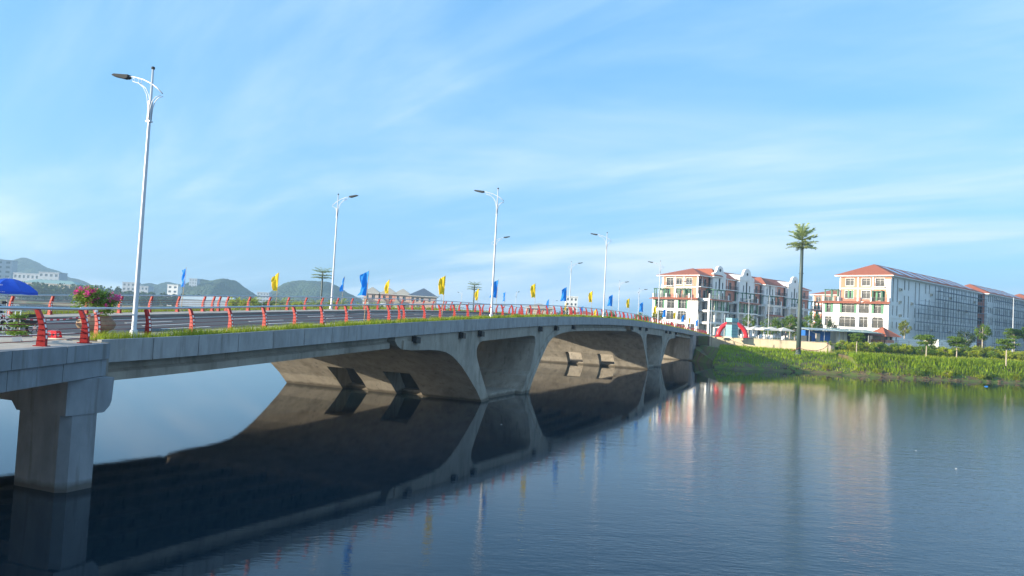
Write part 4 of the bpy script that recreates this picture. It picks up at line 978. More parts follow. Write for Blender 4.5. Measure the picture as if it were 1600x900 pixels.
slab(f2, 7.5, 10.2, 12.62, .14, -.85, -.11, 'balcony'); balustrade(f2, 7.6, 10.1, 12.76, -.8)
mb = MB()
for i in range(9): mb.box(W2-.35-(8-i)*.13, W2+.06, -.35, -.003, 13.9-i*.55, 13.9-i*.55+.55)
mb.build('stepped_quoin', white_wall, h2, f2.P(0,0,0), f2.rz)
s2 = Fac(h2, (0, 0, 0), 0); sl = []
for k in range(9):
    for du in (.9, 3.35):
        u = du+6.55*k
        if u > L2-1: continue
        sl += [(u,u+.62,9.6,14.8),(u,u+.62,6.6,8.8)] if k % 2 == 0 else [(u,u+.62,12.6,14.8),(u,u+.62,6.4,11.3)]
        sl += [(u,u+.62,3.7,5.2)]
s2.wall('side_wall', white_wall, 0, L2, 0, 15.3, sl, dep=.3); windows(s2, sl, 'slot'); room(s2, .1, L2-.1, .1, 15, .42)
slab(s2, 0, L2, 5.95, .22, -.08, -.002, 'string_course'); slab(s2, 0, L2, 14.98, .3, -.10, -.002, 'cornice'); slab(s2, 0, L2, 2.6, .1, -.04, -.002, 'string_course')
for k in range(10): slab(s2, 6.55*k-.55+.6, 6.55*k-.37+.6, 6.2, 8.7, -.04, -.003, 'downpipe')
hip(h2, -1.0, L2+.8, -.8, W2+.9, 15.42, 2.9, tile_red, inset=5.8)
def solar_row(bld, x0, n, y0, y1, z, h, wd=3.3, gap=3.6):
    run = (y1-y0)/2
    for i in range(n):
        a = x0+i*(wd+gap)
        P_ = lambda x, t, o: (x+t*1.2, y0+t*run, z+t*h+o)
        v = [P_(a,.14,.07),P_(a+wd,.14,.07),P_(a+wd,.80,.07),P_(a,.80,.07)]; mb = MB()
        mb.add(v+[(p[0],p[1],p[2]+.05) for p in v], [(0,3,2,1),(4,5,6,7),(0,1,5,4),(1,2,6,5),(2,3,7,6),(3,0,4,7)]); o = mb.build('solar_panel', solar, bld)
solar_row(h2, 4.5, 8, -.8, W2+.9, 15.42, 2.9)
MB().box(.3, L2, .9, W2-.3, 0, 15.3).build('core', white_wall, h2)
ac = MB().box(0, .85, -.36, -.02, 0, .6).mesh('air_conditioner', cream_wall); fan = MB().lathe([(.01,-.01),(.22,-.01),(.22,.01),(.01,.01)], seg=10).mesh('fan_grille', rail_dk)
for i in range(16):
    u = 2.0+random.choice(range(9))*6.55+random.uniform(1.9, 3.0); o = s2.put('air_conditioner', ac, min(u, L2-2), 0, random.choice((3.6, 6.4, 9.4, 12.2))); f_ = link('fan_grille', fan, o, (.42, -.37, .3)); f_.rotation_euler = (rad(90), 0, 0)
# ---- third and fourth blocks continuing the row
for nm, lab, off, ln, pj in (('hotel_building', 'second hotel block in the right row, wrapped in scaffolding, with orange end wall', 62.2, 42.0, -1.6), ('hotel_building', 'last hotel block of the right row at the photo edge', 106.8, 40.0, -3.0)):
    o = Vector((83.06, 164.55, GZ))+Vector((math.cos(HRZ), math.sin(HRZ), 0))*off+Vector((-math.sin(HRZ), math.cos(HRZ), 0))*pj
    h3 = thing(nm, lab, 'hotel', o, HRZ)
    s3 = Fac(h3, (0,0,0), 0); hl = []
    u = 1.2; k = 0
    while u < ln-1.5:
        wv_ = .9
        for v, hg in ((13.0,1.8),(9.9,1.6),(6.7,2.0),(3.5,1.7)):
            if k % 4 != 3 or v > 12: hl.append((u,u+wv_,v,v+hg))
        u += 1.75; k += 1
    s3.wall('side_wall', white_wall, 0, ln, 0, 15.2, hl, dep=.3); windows(s3, hl, 'slot'); room(s3, .1, ln-.1, .1, 15, .42)
    e3 = Fac(h3, (0, W2, 0), -math.pi/2); eh = [(W2-2.6,W2-1.2,v,v+1.9) for v in (3.5, 6.6, 9.8, 12.9)]
    e3.wall('end_wall', salmon_wall, 0, W2, 0, 15.2, eh); windows(e3, eh, 'cross'); room(e3, .2, W2-.2, .1, 15, .42)
    slab(e3, W2-.5, W2-.002, 0, 15.2, -.08, -.002, 'pilaster'); slab(s3, 0, ln, 14.9, .28, -.10, -.002, 'cornice')
    for v in (5.6, 8.9, 12.2): slab(s3, 0, ln, v, .2, -.07, -.002, 'string_course')
    hip(h3, -.9, ln+.8, -.8, W2+.9, 15.3, 2.9, tile_red, inset=5.8); solar_row(h3, 4, 5, -.8, W2+.9, 15.3, 2.9)
    MB().box(.3, ln, .9, W2-.3, 0, 15.1).build('core', white_wall, h3)
# ---- block between the two hotels
P0 = Vector((112.0, 247.6, GZ)); h4 = thing('hotel_building', 'lower orange and cream hotel block seen between the two big hotels', 'hotel', P0, HRZ+.0)
e4 = Fac(h4, (0, 13, 0), -math.pi/2); w4 = []
for u in (1.0, 4.4, 7.6, 10.4): w4 += [(u,u+1.7,v,v+1.9) for v in (3.6, 6.6, 9.7, 12.8)]
e4.wall('front_wall', orange_wall, 0, 13, 0, 15.3, w4); windows(e4, w4, 'cross'); room(e4, .2, 12.8, .1, 15, .42)
for v in (5.9, 8.9, 11.9, 15.0): slab(e4, 0, 13, v, .3, -.08, -.002, 'string_course')
for u in (0, 3.2, 6.6, 9.6, 12.6): slab(e4, u, u+.4, .1, 14.8, -.10, -.003, 'pilaster')
MB().box(.45, 30, .05, 12.95, 0, 15.2).build('core', white_wall, h4); hip(h4, -.9, 31, -.8, 13.9, 15.35, 2.4, tile_red)

# ---- scaffolding on the right row
sc = thing('scaffolding', 'dark steel scaffolding covering the shaded side of the right hotel row', 'scaffold', (83.06, 164.55, GZ), HRZ)
for i, (a, b, ztop, y0) in enumerate(((12.0, 24.0, 10.0, -1.0), (24.2, 61.0, 14.9, -1.0), (63.0, 105.0, 14.3, -2.9))):
    pm_ = MB().tube([(0,0,0),(0,0,ztop)], .032, 4).mesh('standard', scaf_m); u = a
    while u <= b:
        link('standard', pm_, sc, (u, y0, -.2)); link('standard', pm_, sc, (u, y0-1.1, -.2)); u += 1.9
    v = 1.7
    while v < ztop:
        for y in (y0, y0-1.1): MB().tube([(a-.5,y,v),(b+.5,y,v)], .03, 4).build('ledger', scaf_m, sc)
        MB().tube([(a-.5,y0-1.1,v+1.0),(b+.5,y0-1.1,v+1.0)], .025, 4).build('guard_rail', scaf_m, sc)
        MB().box(a, b, y0-1.05, y0-.1, v+.05, v+.11).build('scaffold_board', board_m, sc); v += 1.95
# ================================================================== PROMENADE
mb = MB(); x0, x1 = 40.3, 57.3
k = 9; wl = thing('retaining_wall', 'weathered buff concrete retaining wall below the cafe terrace', 'wall', (0,0,0))
for i in range(k):
    a, b = x0+(x1-x0)*i/k, x0+(x1-x0)*(i+1)/k; t = Vector((b-a, wall_y(b)-wall_y(a), 0)); Ln = t.length
    MB().box(.012, Ln-.012, 0, .45, -.6, 1.86).build('wall_panel', wall_buff, wl, (a, wall_y(a), 3.0), math.atan2(t.y, t.x))
t = Vector((x1-x0, wall_y(x1)-wall_y(x0), 0))
MB().box(-.1, t.length+.15, -.06, .55, 1.861, 1.99).build('coping', concrete, wl, (x0, wall_y(x0), 3.0), math.atan2(t.y, t.x))
t2 = Vector((45.9-40.3, 171.6-150.05, 0))
for i in range(8): MB().box(.02, t2.length/8-.02, 0, .4, -3.5, 1.86).build('wall_panel', wall_buff, wl, Vector((40.28, 150.05, 3.0))+t2*(i/8), math.atan2(t2.y, t2.x))
MB().box(-.0, .5, -.0, 9, -.6, 1.85).build('end_wall', wall_buff, wl, (x1, wall_y(x1)+.02, 3.0), .0)
MB().box(-.35,.35,-.35,.35,-.3,1.3).build('concrete_block', concrete, None, (57.6, 134.6, 3.2), .2, label='grey square concrete block at the right end of the buff retaining wall', cat='block')

# inflatable arch and cladded tower
ar = thing('inflatable_arch', 'red inflatable arch with white sheen standing at the bridge end', 'arch', (43.5, 147.2, GZ))
pts = [(2.75*math.cos(a), 0, 3.0*math.sin(a)**.9 if a not in (0,) else 0) for a in [math.pi*i/22 for i in range(23)]]
pts = [(x, y, z if z == z and not isinstance(z, complex) else 0) for x, y, z in pts]
MB().tube([(2.75*math.cos(a), 0, .1+2.75*max(0, math.sin(a))) for a in [math.pi*i/22 for i in range(23)]], .44, 12).build('tube', red_vinyl, ar, smooth=True)
for x in (-2.75, 2.75): MB().box(x-.55, x+.55, -.5, .5, 0, .2).build('base_weight', red_vinyl, ar)
tw = thing('advertising_tower', 'pale teal square tower with dark patterned band in front of the red arch', 'tower', (42.4, 143.9, GZ), .55)
MB().box(-.85,.85,-.75,.75,0,2.45).build('lower_cladding', teal_p, tw); MB().box(-.75,.75,-.65,.65,2.45,3.0).build('patterned_band', dark_room, tw); MB().box(-.85,.85,-.75,.75,3.0,3.75).build('upper_cladding', teal_p, tw)
for z in (.6, 1.2, 1.8): MB().box(-.856,.856,-.756,.756,z,z+.03).build('panel_joint', rail_dk, tw)
mb = MB()
for i in range(5): mb.box(-.7+i*.3,-.55+i*.3,-.66,-.652,2.5,2.95)
mb.build('pattern', trim_w, tw)
MB().box(-1.1,1.1,-1,1,-.02,.14).build('plinth', cream_wall, tw)

# cafe parasols, tables and chairs
def parasol():
    t = thing('cafe_parasol', '', 'parasol', group='white parasols on the cafe terrace')
    MB().tube([(0,0,0),(0,0,2.4)], .03, 6).build('pole', trim_w, t); MB().lathe([(.3,0),(.3,.06),(.05,.1)], seg=10).build('foot', concrete, t)
    mb = MB(); mb.add([(0,0,2.55),(-1.5,-1.5,1.95),(1.5,-1.5,1.95),(1.5,1.5,1.95),(-1.5,1.5,1.95),(-1.5,-1.5,1.78),(1.5,-1.5,1.78),(1.5,1.5,1.78),(-1.5,1.5,1.78)],
        [(0,1,2),(0,2,3),(0,3,4),(0,4,1),(1,5,6,2),(2,6,7,3),(3,7,8,4),(4,8,5,1)]); mb.build('canopy', canvas, t)
    mb = MB()
    for sx in (-1, 1):
        for sy in (-1, 1): mb.tube([(0,0,2.5),(sx*1.45,sy*1.45,1.93)], .015, 4)
    mb.build('ribs', bamboo, t); return t
p_ = parasol(); labs = ['big white cafe parasol nearest the green palm mast', 'white cafe parasol second from the palm mast', 'white cafe parasol third from the palm mast', 'white cafe parasol fourth from the palm mast', 'white cafe parasol fifth from the palm mast', 'white cafe parasol just right of the red arch', 'white cafe parasol seen through the red arch']
for i, ((x, y, q), lb) in enumerate(zip(((53.6,147.5,.25),(51.2,147.5,.1),(52.6,156,.3),(51.4,158,.2),(50.9,163,.1),(48.6,161,.3),(46.5,163,.15)), labs)):
    o = p_ if i == 0 else dup(p_, (0,0,0)); o.location = (x, y, GZ+.0); o.rotation_euler = (0, 0, q); o['label'] = lb
def chair():
    t = thing('cafe_chair', 'white cafe chair at a table under the terrace parasols', 'chair', group='white chairs on the cafe terrace')
    MB().box(-.22,.22,-.22,.22,.42,.46).build('seat', trim_w, t); MB().box(-.22,.22,.18,.22,.46,.95).build('backrest', trim_w, t)
    for sx in (-1, 1):
        for sy in (-1, 1): MB().box(sx*.2-.02,sx*.2+.02,sy*.2-.02,sy*.2+.02,0,.42).build('leg', trim_w, t)
    return t
TN = ['nearest the palm mast', 'second from the palm mast', 'third from the palm mast', 'closest to the red arch', 'deepest on the terrace', 'behind the teal tower']
c0 = chair(); ta = None; k = 0
for (x, y) in ((53.2,146.6),(50.6,146.2),(48.9,147.2),(47.2,148.2),(52.2,154.0),(46.4,150.4)):
    o = thing('cafe_table', 'round white-draped cafe table on the terrace', 'table', group='tables on the cafe terrace') if ta is None else dup(ta, (0,0,0))
    if ta is None:
        MB().lathe([(.35,0),(.32,.7),(.36,.72)], seg=14).build('cloth', trim_w, o); MB().lathe([(.40,.722),(.40,.75),(.02,.75)], seg=14).build('tabletop', trim_w, o); ta = o
    o.location = (x, y, GZ); tn = TN.pop(0); o['label'] = 'round white-draped cafe table '+tn
    for a, sd in ((.4, 'right side'), (2.5, 'far side'), (4.6, 'near side')):
        c = c0 if k == 0 else dup(c0, (0,0,0)); k += 1; c['label'] = f'white cafe chair on the {sd} of the table {tn}'; c.location = (x+.75*math.cos(a), y+.75*math.sin(a), GZ); c.rotation_euler = (0, 0, a-math.pi/2)

# kiosk, gazebo
ks = thing('kiosk', 'blue sheet-walled kiosk under a pale lean-to metal roof', 'kiosk', (57.0, 143.0, GZ), .32)
MB().box(.3,6.2,1.6,3.2,0,2.2).build('blue_wall', blue_tarp, ks); MB().box(-.2,.9,.6,2.9,0,1.15).build('counter', rail_dk, ks)
MB().add([(-.6,-.4,2.35),(7.0,-.4,2.35),(7.0,3.6,2.75),(-.6,3.6,2.75),(-.6,-.4,2.28),(7.0,-.4,2.28),(7.0,3.6,2.68),(-.6,3.6,2.68)], [(0,1,2,3),(7,6,5,4),(0,4,5,1),(1,5,6,2),(2,6,7,3),(3,7,4,0)]).build('roof', pale_metal, ks)
for x in (-.3, 3.2, 6.7): MB().tube([(x,-.2,0),(x,-.2,2.3)], .05, 6).build('post', white_metal, ks)
mb = MB()
for i in range(9): mb.box(.8+i*.26,.98+i*.26,1.05-.0*i,1.08,2.1-i*.10,2.24-i*.10)
mb.build('bunting', pale_metal, ks)
MB().box(2.7,3.6,1.4,1.58,.2,1.7).build('window', cream_wall, ks)
sh2 = thing('market_shed', 'open shed under a green metal lean-to roof beside the blue kiosk', 'shed', (64.2, 145.6, GZ), .32)
MB().add([(-.4,-.6,2.35),(9.5,-.6,2.35),(9.5,3.8,2.95),(-.4,3.8,2.95),(-.4,-.6,2.27),(9.5,-.6,2.27),(9.5,3.8,2.87),(-.4,3.8,2.87)], [(0,1,2,3),(7,6,5,4),(0,4,5,1),(1,5,6,2),(2,6,7,3),(3,7,4,0)]).build('roof', green_metal, sh2)
MB().box(0,2.6,1.4,3.4,0,2.3).build('cream_wall', cream_wall, sh2); MB().box(2.7,9.2,3.0,3.4,0,2.5).build('back_wall', dark_room, sh2)
for x in (0, 3, 6, 9): MB().tube([(x,-.4,0),(x,-.4,2.3)], .05, 6).build('post', rail_dk, sh2)
gz_ = thing('gazebo', 'small red-roofed gazebo booth with white lower walls on the promenade', 'gazebo', (74.8, 151.0, GZ), .5)
MB().box(-1.5,1.5,-1.5,1.5,0,.55).build('plinth', trim_w, gz_); MB().box(-1.52,1.52,-1.52,1.52,.55,1.1).build('red_band', salmon_wall, gz_); MB().box(-1.3,1.3,-1.3,1.3,1.1,1.8).build('wall', cream_wall, gz_)
for u in (-.9, .4): MB().box(u,u+.55,-1.33,-1.29,1.15,1.75).build('window', dark_room, gz_)
for sx in (-1, 1):
    for sy in (-1, 1): MB().box(sx*1.75-.06,sx*1.75+.06,sy*1.75-.06,sy*1.75+.06,0,1.95).build('post', rail_dk, gz_)
MB().add([(-2.4,-2.4,1.8),(2.4,-2.4,1.8),(2.4,2.4,1.8),(-2.4,2.4,1.8),(0,0,3.6)], [(0,1,4),(1,2,4),(2,3,4),(3,0,4),(3,2,1,0)]).build('roof', tile_red, gz_)
mb = MB()
for sx in (-1, 1):
    for sy in (-1, 1): mb.tube([(sx*2.42,sy*2.42,1.82),(0,0,3.63)], .07, 5)
mb.build('hip_ridge', tile_red, gz_)
# white boundary wall in panels
bw = thing('boundary_wall', 'low white boundary wall in front of the shaded hotel side', 'wall', (0,0,0))
P1, P2 = Vector((79.5,157.5,GZ)), Vector((103,166,GZ)); t = (P2-P1); q = math.atan2(t.y, t.x)
for i in range(10): MB().box(.03, t.length/10-.03, 0, .2, 0, 1.55).build('wall_panel', white_wall, bw, P1+t*(i/10), q)
MB().box(0, 4.6, 0, 3.2, 0, 1.75).build('white_hut', trim_w, None, (86.4, 151.6, GZ), .45, label='plain white flat-roofed hut in front of the boundary wall', cat='hut')
fe = thing('promenade_fence', 'thin dark post-and-wire fence above the hedge on the right bank', 'fence', (0,0,0))
pm_ = MB().box(-.03,.03,-.03,.03,0,1.25).mesh('post', rail_dk)
for i in range(18): link('post', pm_, fe, (69+i*2.3, 142.0+i*.35, GZ-.1))
for z in (.4, .8, 1.15): MB().tube([(69,142,GZ+z),(110.4,148.3,GZ+z)], .014, 4).build('wire', rail_dk, fe)

# poles
def plain_pole(label, loc, h, r, head):
    t = thing('light_pole', label, 'pole', loc); MB().tube([(0,0,0),(0,0,h)], [r, r*.55], 8).build('pole', white_metal, t); MB().box(-.2,.2,-.2,.2,0,.05).build('base_plate', steel, t)
    if head: MB().add([(-.9,-.15,h-.35),(.9,-.15,h+.05),(.9,.15,h+.05),(-.9,.15,h-.35),(-.9,-.15,h-.27),(.9,-.15,h+.13),(.9,.15,h+.13),(-.9,.15,h-.27)], [(0,3,2,1),(4,5,6,7),(0,1,5,4),(1,2,6,5),(2,3,7,6),(3,0,4,7)]).build('solar_lamp', pale_metal, t)
plain_pole('slim white pole in front of the left hotel beside the arch', (40.4, 151.5, GZ), 7.3, .08, False)
plain_pole('white pole with a tilted solar lamp before the left hotel', (50.6, 160, GZ), 8.3, .09, True)
plain_pole('tall slim white flagpole rising behind the cafe parasols', (51.8, 151, GZ), 8.9, .075, False)
plain_pole('tall white lamp pole among the trees at the right photo edge', (100.4, 150.2, GZ), 10.9, .12, False)
ml = None
for i, (x, y, lb) in enumerate(((44.0,176,'short dark bracket lamp left before the left hotel side'),(51.5,181,'short dark bracket lamp between two porticos of the left hotel'),(60.0,186,'short dark bracket lamp near the right end of the left hotel'))):
    t = thing('promenade_lamp', lb, 'lamp', (x, y, GZ), group='dark bracket lamps before the hotel')
    MB().tube([(0,0,0),(0,0,5.2)], .07, 6).build('pole', white_metal, t); MB().tube([(0,0,5.0),(.1,0,5.35),(.5,0,5.5),(1.0,0,5.4),(1.05,0,5.2)], .09, 6).build('bracket', black_m, t); MB().lathe([(.05,5.2),(.22,4.95),(.2,4.9),(.02,4.9)], 1.05, 0, 8).build('lamp_head', black_m, t)

# ---- communications mast dressed as a palm
ms = thing('palm_mast', 'very tall dark green mast disguised as a palm tree on the right bank', 'mast', (49.4, 128.6, 2.75))
MB().tube([(0,0,0),(0,0,7),(0,0,14),(0,0,18.4)], [.40,.35,.30,.26], 14).build('mast', mono_m, ms, smooth=True)
MB().lathe([(.62,0),(.62,.08),(.45,.1),(.43,.7),(.41,.72)], seg=14).build('base_flange', mono_m, ms)
for z in (4.6, 9.2, 13.8): MB().lathe([(.36,z),(.40,z),(.40,z+.1),(.36,z+.1)], seg=14).build('joint_ring', mono_m, ms)
MB().tube([(0,0,18.4),(0,0,20.9),(0,0,21.3)], [.2,.12,.03], 8).build('antenna_core', rail_dk, ms)
def frond_mesh(name, ln, droop, rise, lw, n, m, rg, leaf_l=.5):
    V = []; F = []
    def sp(t): return np.array([ln*t, 0, rise*ln*t-droop*ln*t*t])
    for i in range(n):
        t = .12+.88*i/(n-1); p0 = sp(t); l = leaf_l*math.sin(min(1, .25+t)*2.6)*rg.uniform(.8, 1.2)+.05
        for sd in (-1, 1):
            d = np.array([.55, sd*.8, rg.uniform(-.35, .25)]); d /= np.linalg.norm(d); tp = p0+d*l; w = np.array([lw, 0, .0])
            o = len(V); V += [p0-w, p0+w, tp+w*.3, tp-w*.3]; F.append((o, o+1, o+2, o+3))
    k = 10; o = len(V)
    for i in range(k+1):
        t = i/k; p0 = sp(t); r = .03*(1-t*.7); V += [p0+[0,-r,0], p0+[0,r,0], p0+[0,0,r*1.6]]
    for i in range(k):
        for j in range(3): F.append((o+3*i+j, o+3*i+(j+1) % 3, o+3*i+3+(j+1) % 3, o+3*i+3+j))
    return npmesh(name, np.array(V), np.array(F), m)
rg = np.random.default_rng(31)
fm = [frond_mesh('frond', 2.5, .30, .30, .12, 24, palm_m, rg, .7), frond_mesh('frond', 2.4, .30, .55, .12, 24, palm_m, rg, .7), frond_mesh('frond', 1.9, .35, .9, .12, 20, palm_m, rg, .6)]
for tier, (z, n, mi, tl) in enumerate(((18.3, 8, 0, 0), (18.9, 9, 0, -.05), (19.5, 8, 1, -.12), (20.1, 7, 1, -.28), (20.5, 4, 2, -.6))):
    for i in range(n): o = link('frond', fm[mi], ms, (0, 0, z), 2*math.pi*i/n+tier*.4); o.rotation_euler = (random.uniform(-.4, .4), tl+random.uniform(-.15, .15), 2*math.pi*i/n+tier*.4); o.scale = (random.uniform(.9, 1.08),)*3
tag(MB().tube([(47.9,128.0,3.3),(48.6,127.9,3.5),(49.3,128.1,3.9),(50.4,128.3,3.6),(52.5,129,3.5),(54.5,130.5,3.9),(56.5,133.4,4.6),(57.6,137,4.95)], .045, 5).build('hose', hose_m), 'red hose looped from the palm mast to the kiosk', 'hose')

# ---- distant palm masts over the bridge
def mast2(label, loc, h, sc):
    t = thing('palm_mast', label, 'mast', loc); MB().tube([(0,0,0),(0,0,h)], [.32,.24], 8).build('mast', mono_m, t)
    for tier, (z, n, mi) in enumerate(((h-1.8, 9, 0), (h-1.0, 8, 0), (h-.2, 7, 1), (h+.1, 4, 2))):
        for i in range(n): o = link('frond', fm[mi], t, (0, 0, z), 2*math.pi*i/n+tier*.5); o.scale = (sc,)*3
mast2('distant dark palm-shaped mast in front of the flat-topped hill', (-60.6, 239.7, 4.8), 13.2, 1.35)
mast2('small far palm-shaped mast beyond the middle of the bridge', (-15.0, 299.8, 4.8), 14.4, 1.15)

# ================================================================== TREES
def make_tree(kind, seed, H, R_, m, mb_=None):
    rg = np.random.default_rng(seed); t = bpy.data.objects.new('tree', None); COL.objects.link(t); C = []
    if kind == 'layered':
        mbt = MB(); mbt.tube([(0,0,-.3),(.04,0,H*.4),(-.05,.04,H*.75),(0,0,H)], [.10,.08,.06,.02], 7)
        for z, r in ((H*.66, R_*.7), (H*.82, R_), (H*.97, R_*.75)):
            for i in range(6):
                a = i*1.05+z+rg.uniform(-.4,.4); r2 = r*rg.uniform(.45, 1.1); z = z+rg.uniform(-.14,.14); mbt.tube([(0,0,z-.12),(r2*.5*math.cos(a),r2*.5*math.sin(a),z),(r2*math.cos(a),r2*math.sin(a),z+.08)], [.035,.025,.01], 5)
                for q in (.45, .75, 1.0): C.append(np.array([r2*q*math.cos(a), r2*q*math.sin(a), z+.08])+rg.normal(size=(46, 3))*[.25,.25,.10])
    else:
        cz = H*.68 if kind == 'round' else H*.55; rz_ = H-cz
        mbt = MB(); mbt.tube([(0,0,-.3),(.05,.02,cz*.5),(-.03,.03,cz*.85),(0,0,H*.92)], [.13,.10,.08,.02], 7)
        for i in range(9):
            a = i*2.4; r2 = R_*rg.uniform(.5, .85); z = cz+rz_*rg.uniform(-.5, .6); mbt.tube([(0,0,cz*.78),(r2*.5*math.cos(a),r2*.5*math.sin(a),(cz*.8+z)/2+.1),(r2*math.cos(a),r2*math.sin(a),z)], [.05,.035,.012], 5)
        for i in range(34):
            v = rg.normal(size=3); v /= np.linalg.norm(v); q = rg.uniform(.55, 1)**.5
            C.append(np.array([v[0]*R_*q, v[1]*R_*q, cz+v[2]*rz_*q*(1 if v[2] > 0 else .75)])+rg.normal(size=(60, 3))*R_*.13)
    tr = mbt.build('trunk', mb_ or bark_pale, t); cr2 = link('crown', leaf_mesh('crown', np.concatenate(C), .13 if kind == 'layered' else .12*max(1, R_/1.2)**.5, m, rng=rg), t); return t
T_round, T_lay, T_bush, T_dark = make_tree('round', 1, 5.2, 1.35, leaf_m), make_tree('layered', 2, 3.5, 1.35, leaf_m), make_tree('bush', 3, 4.2, 2.0, leaf_m), make_tree('bush', 4, 5.0, 2.3, leaf_d)
T_yel = make_tree('round', 5, 5.2, 1.15, leaf_y)
used = set()
def place(proto, name, label, loc, sc=1, group='trees on the promenade'):
    if proto.as_pointer() not in used: o = proto; used.add(proto.as_pointer())
    else: o = copy_tree(proto)
    o.name = name; o.location = loc; o.rotation_euler = (0, 0, random.uniform(0, 6)); o.scale = (sc*random.uniform(.95, 1.05), sc, sc)
    tag(o, label, 'tree', group); return o
for pr_, lb, loc, sc_i in (
    (T_round, 'round-crowned tree just right of the red arch', (54.6,172,GZ), 1.0), (T_round, 'round-crowned tree left of the palm mast', (60.2,162,GZ), 1.02), (T_bush, 'leafy tree directly left of the palm mast', (62.3,164.5,GZ), 1.15),
    (T_round, 'round-crowned tree right of the palm mast above the kiosk roof', (60.0,149.5,GZ), 1.1), (T_dark, 'dark leafy tree behind the kiosk roof', (66.5,158,GZ), .95), (T_bush, 'low dark tree before the left hotel side', (57.5,166,GZ), 1.1),
    (T_yel, 'slender yellow-green tree against the corner of the shaded hotel side', (85.6,163.2,GZ), 1.05), (T_round, 'round-headed tree with pale trunk before the scaffolding', (88.1,140.2,GZ), .95),
    (T_dark, 'dark spreading tree behind the white boundary wall', (96.0,158.5,GZ), .8), (T_lay, 'small layered tree before the market shed', (59.9,129.8,3.5), .92), (T_lay, 'small layered tree before the white boundary wall', (70.9,128.0,3.1), 1.12),
    (T_lay, 'leaning layered tree second from the right on the bank', (76.2,128.2,3.1), 1.1), (T_lay, 'layered tree on the bank nearest the right photo edge', (84.2,127.5,3.0), 1.15),
    (T_round, 'tree beside the tall lamp pole at the right photo edge', (101.6,147.5,GZ), 1.0), (T_bush, 'bushy tree at the right photo edge', (103.5,146.5,GZ), 1.05), (T_lay, 'layered tree at the foot of the right lamp pole', (98.6,147.0,GZ), 1.25),
    (T_bush, 'leafy tree behind the railing at the far bridge end', (31.5,181,GZ), 1.05), (T_yel, 'thin tree behind the railing left of the left hotel', (35.0,180,GZ), 1.0), (T_bush, 'leafy tree beyond the crest of the bridge', (24.5,190,GZ), 1.1), (T_dark, 'dark tree beside the far white tower', (19,250,GZ), 1.3)):
    place(pr_, 'tree', lb, loc, sc_i)
# small date palms and shrubs beyond the far railing
dm = frond_mesh('frond', 1.7, .55, .75, .07, 16, palm_m, np.random.default_rng(8), .38)
dp = thing('date_palm', 'small feathery date palm in the row beyond the far railing', 'palm', group='date palms beyond the far railing')
MB().tube([(0,0,-.3),(0,0,1.6)], [.22,.18], 8).build('trunk', bark, dp)
for i in range(16): o = link('frond', dm, dp, (0, 0, 1.5), i*2.4); o.rotation_euler[1] = -.55+.08*i
rr = random.Random(5)
for i in range(17):
    o = dp if i == 0 else dup(dp, (0,0,0)); o['label'] = f'small feathery date palm beyond the far railing, {nth(i+1)} from the left'; x = -72+i*4.1+rr.uniform(-1, 1); o.location = (x, shore(x)+rr.uniform(12, 20), GZ-.1); sc_i = rr.uniform(1.15, 1.75); o.scale = (sc_i,)*3; o.rotation_euler = (0, 0, rr.uniform(0, 6))
T_hb = [make_tree('bush', 40+i, 1.6, 1.25, m, bark) for i, m in enumerate((hedge_m, leaf_m, hedge_m))]
def shrub(i, loc, sc_i, label, group):
    pr_ = T_hb[i % 3]; o = pr_ if pr_.as_pointer() not in used else copy_tree(pr_); used.add(pr_.as_pointer()); o.name = 'shrub'; o.location = loc; o.scale = (sc_i*rr.uniform(.9, 1.3), sc_i, sc_i*rr.uniform(.85, 1.15)); o.rotation_euler = (0, 0, rr.uniform(0, 6)); tag(o, label, 'shrub', group)
for i in range(40): shrub(i, (-76+i*2.6, shore(-76+i*2.6)+rr.uniform(12, 24), GZ-.2), rr.uniform(1.2, 2.0), f'green shrub in the planting beyond the far railing, {nth(i+1)} from the left', 'shrubs beyond the far railing')
for i in range(44):
    x = 58.0+i*1.22+rr.uniform(-.4, .4); y = shore(x)+(13.5 if i % 2 else 16.0)+rr.uniform(-.7, .7); shrub(i, (x, y, gz(x, y)-.3), rr.uniform(.75, 1.05), f"yellow-green shrub in the {'front' if i % 2 else 'back'} row of the right bank hedge, {nth(i//2+1)} from the left", 'shrubs of the right bank hedge')
WL = [2,3,4,5,6,7,8,9,1]
for i, (x, t) in enumerate(((60,1.2),(66.5,1.0),(71.5,.8),(77.5,.9),(79,1.3),(84.5,1.0),(87,1.4),(89.5,.9),(52.5,1.6))):
    shrub(i, (x, shore(x)+t, .35), rr.uniform(.55, .85), f'bright green bush hanging over the muddy waterline, {nth(WL[i])} from the left', 'bushes along the waterline')

# bank grass (uncountable)
rg = np.random.default_rng(77)
def bank(num, x0, x1, t0, t1, h, w, m, thr):
    x = rg.uniform(x0, x1, num); t = rg.uniform(t0, t1, num); dn = np.clip(.5+.3*np.sin(x*.9+t*1.3)+.3*np.sin(x*.37-t*.8+2)+.25*np.sin(x*2.3+t*2), 0, 1)**1.3; k = rg.uniform(0, 1, num) < thr+dn*(1-thr)
    x, t = x[k], t[k]; P = []
    for a, b in zip(x, t):
        y = shore(a)+b
        if 30 < a < 57.3 and y > min(150, wall_y(a))-.15: continue
        if gz(a, y) < .25: continue
        P.append((a, y, gz(a, y)-.05))
    link('bank_grass', blade_mesh('bank_grass', np.array(P), h, w, m, .8, rg), kind='stuff')
bank(15000, 30, 57.5, 2.2, 26, .55, .05, grass_b, .3)
bank(16000, 57.0, 112, 1.2, 6.5, .80, .06, grass_b, .25)
bank(9000, 57.0, 112, 6.5, 13, .40, .05, hedge_m, .15)
bank(2500, 30, 112, .4, 2.0, .4, .05, hedge_m, .05)
rg2 = np.random.default_rng(12); sm = []
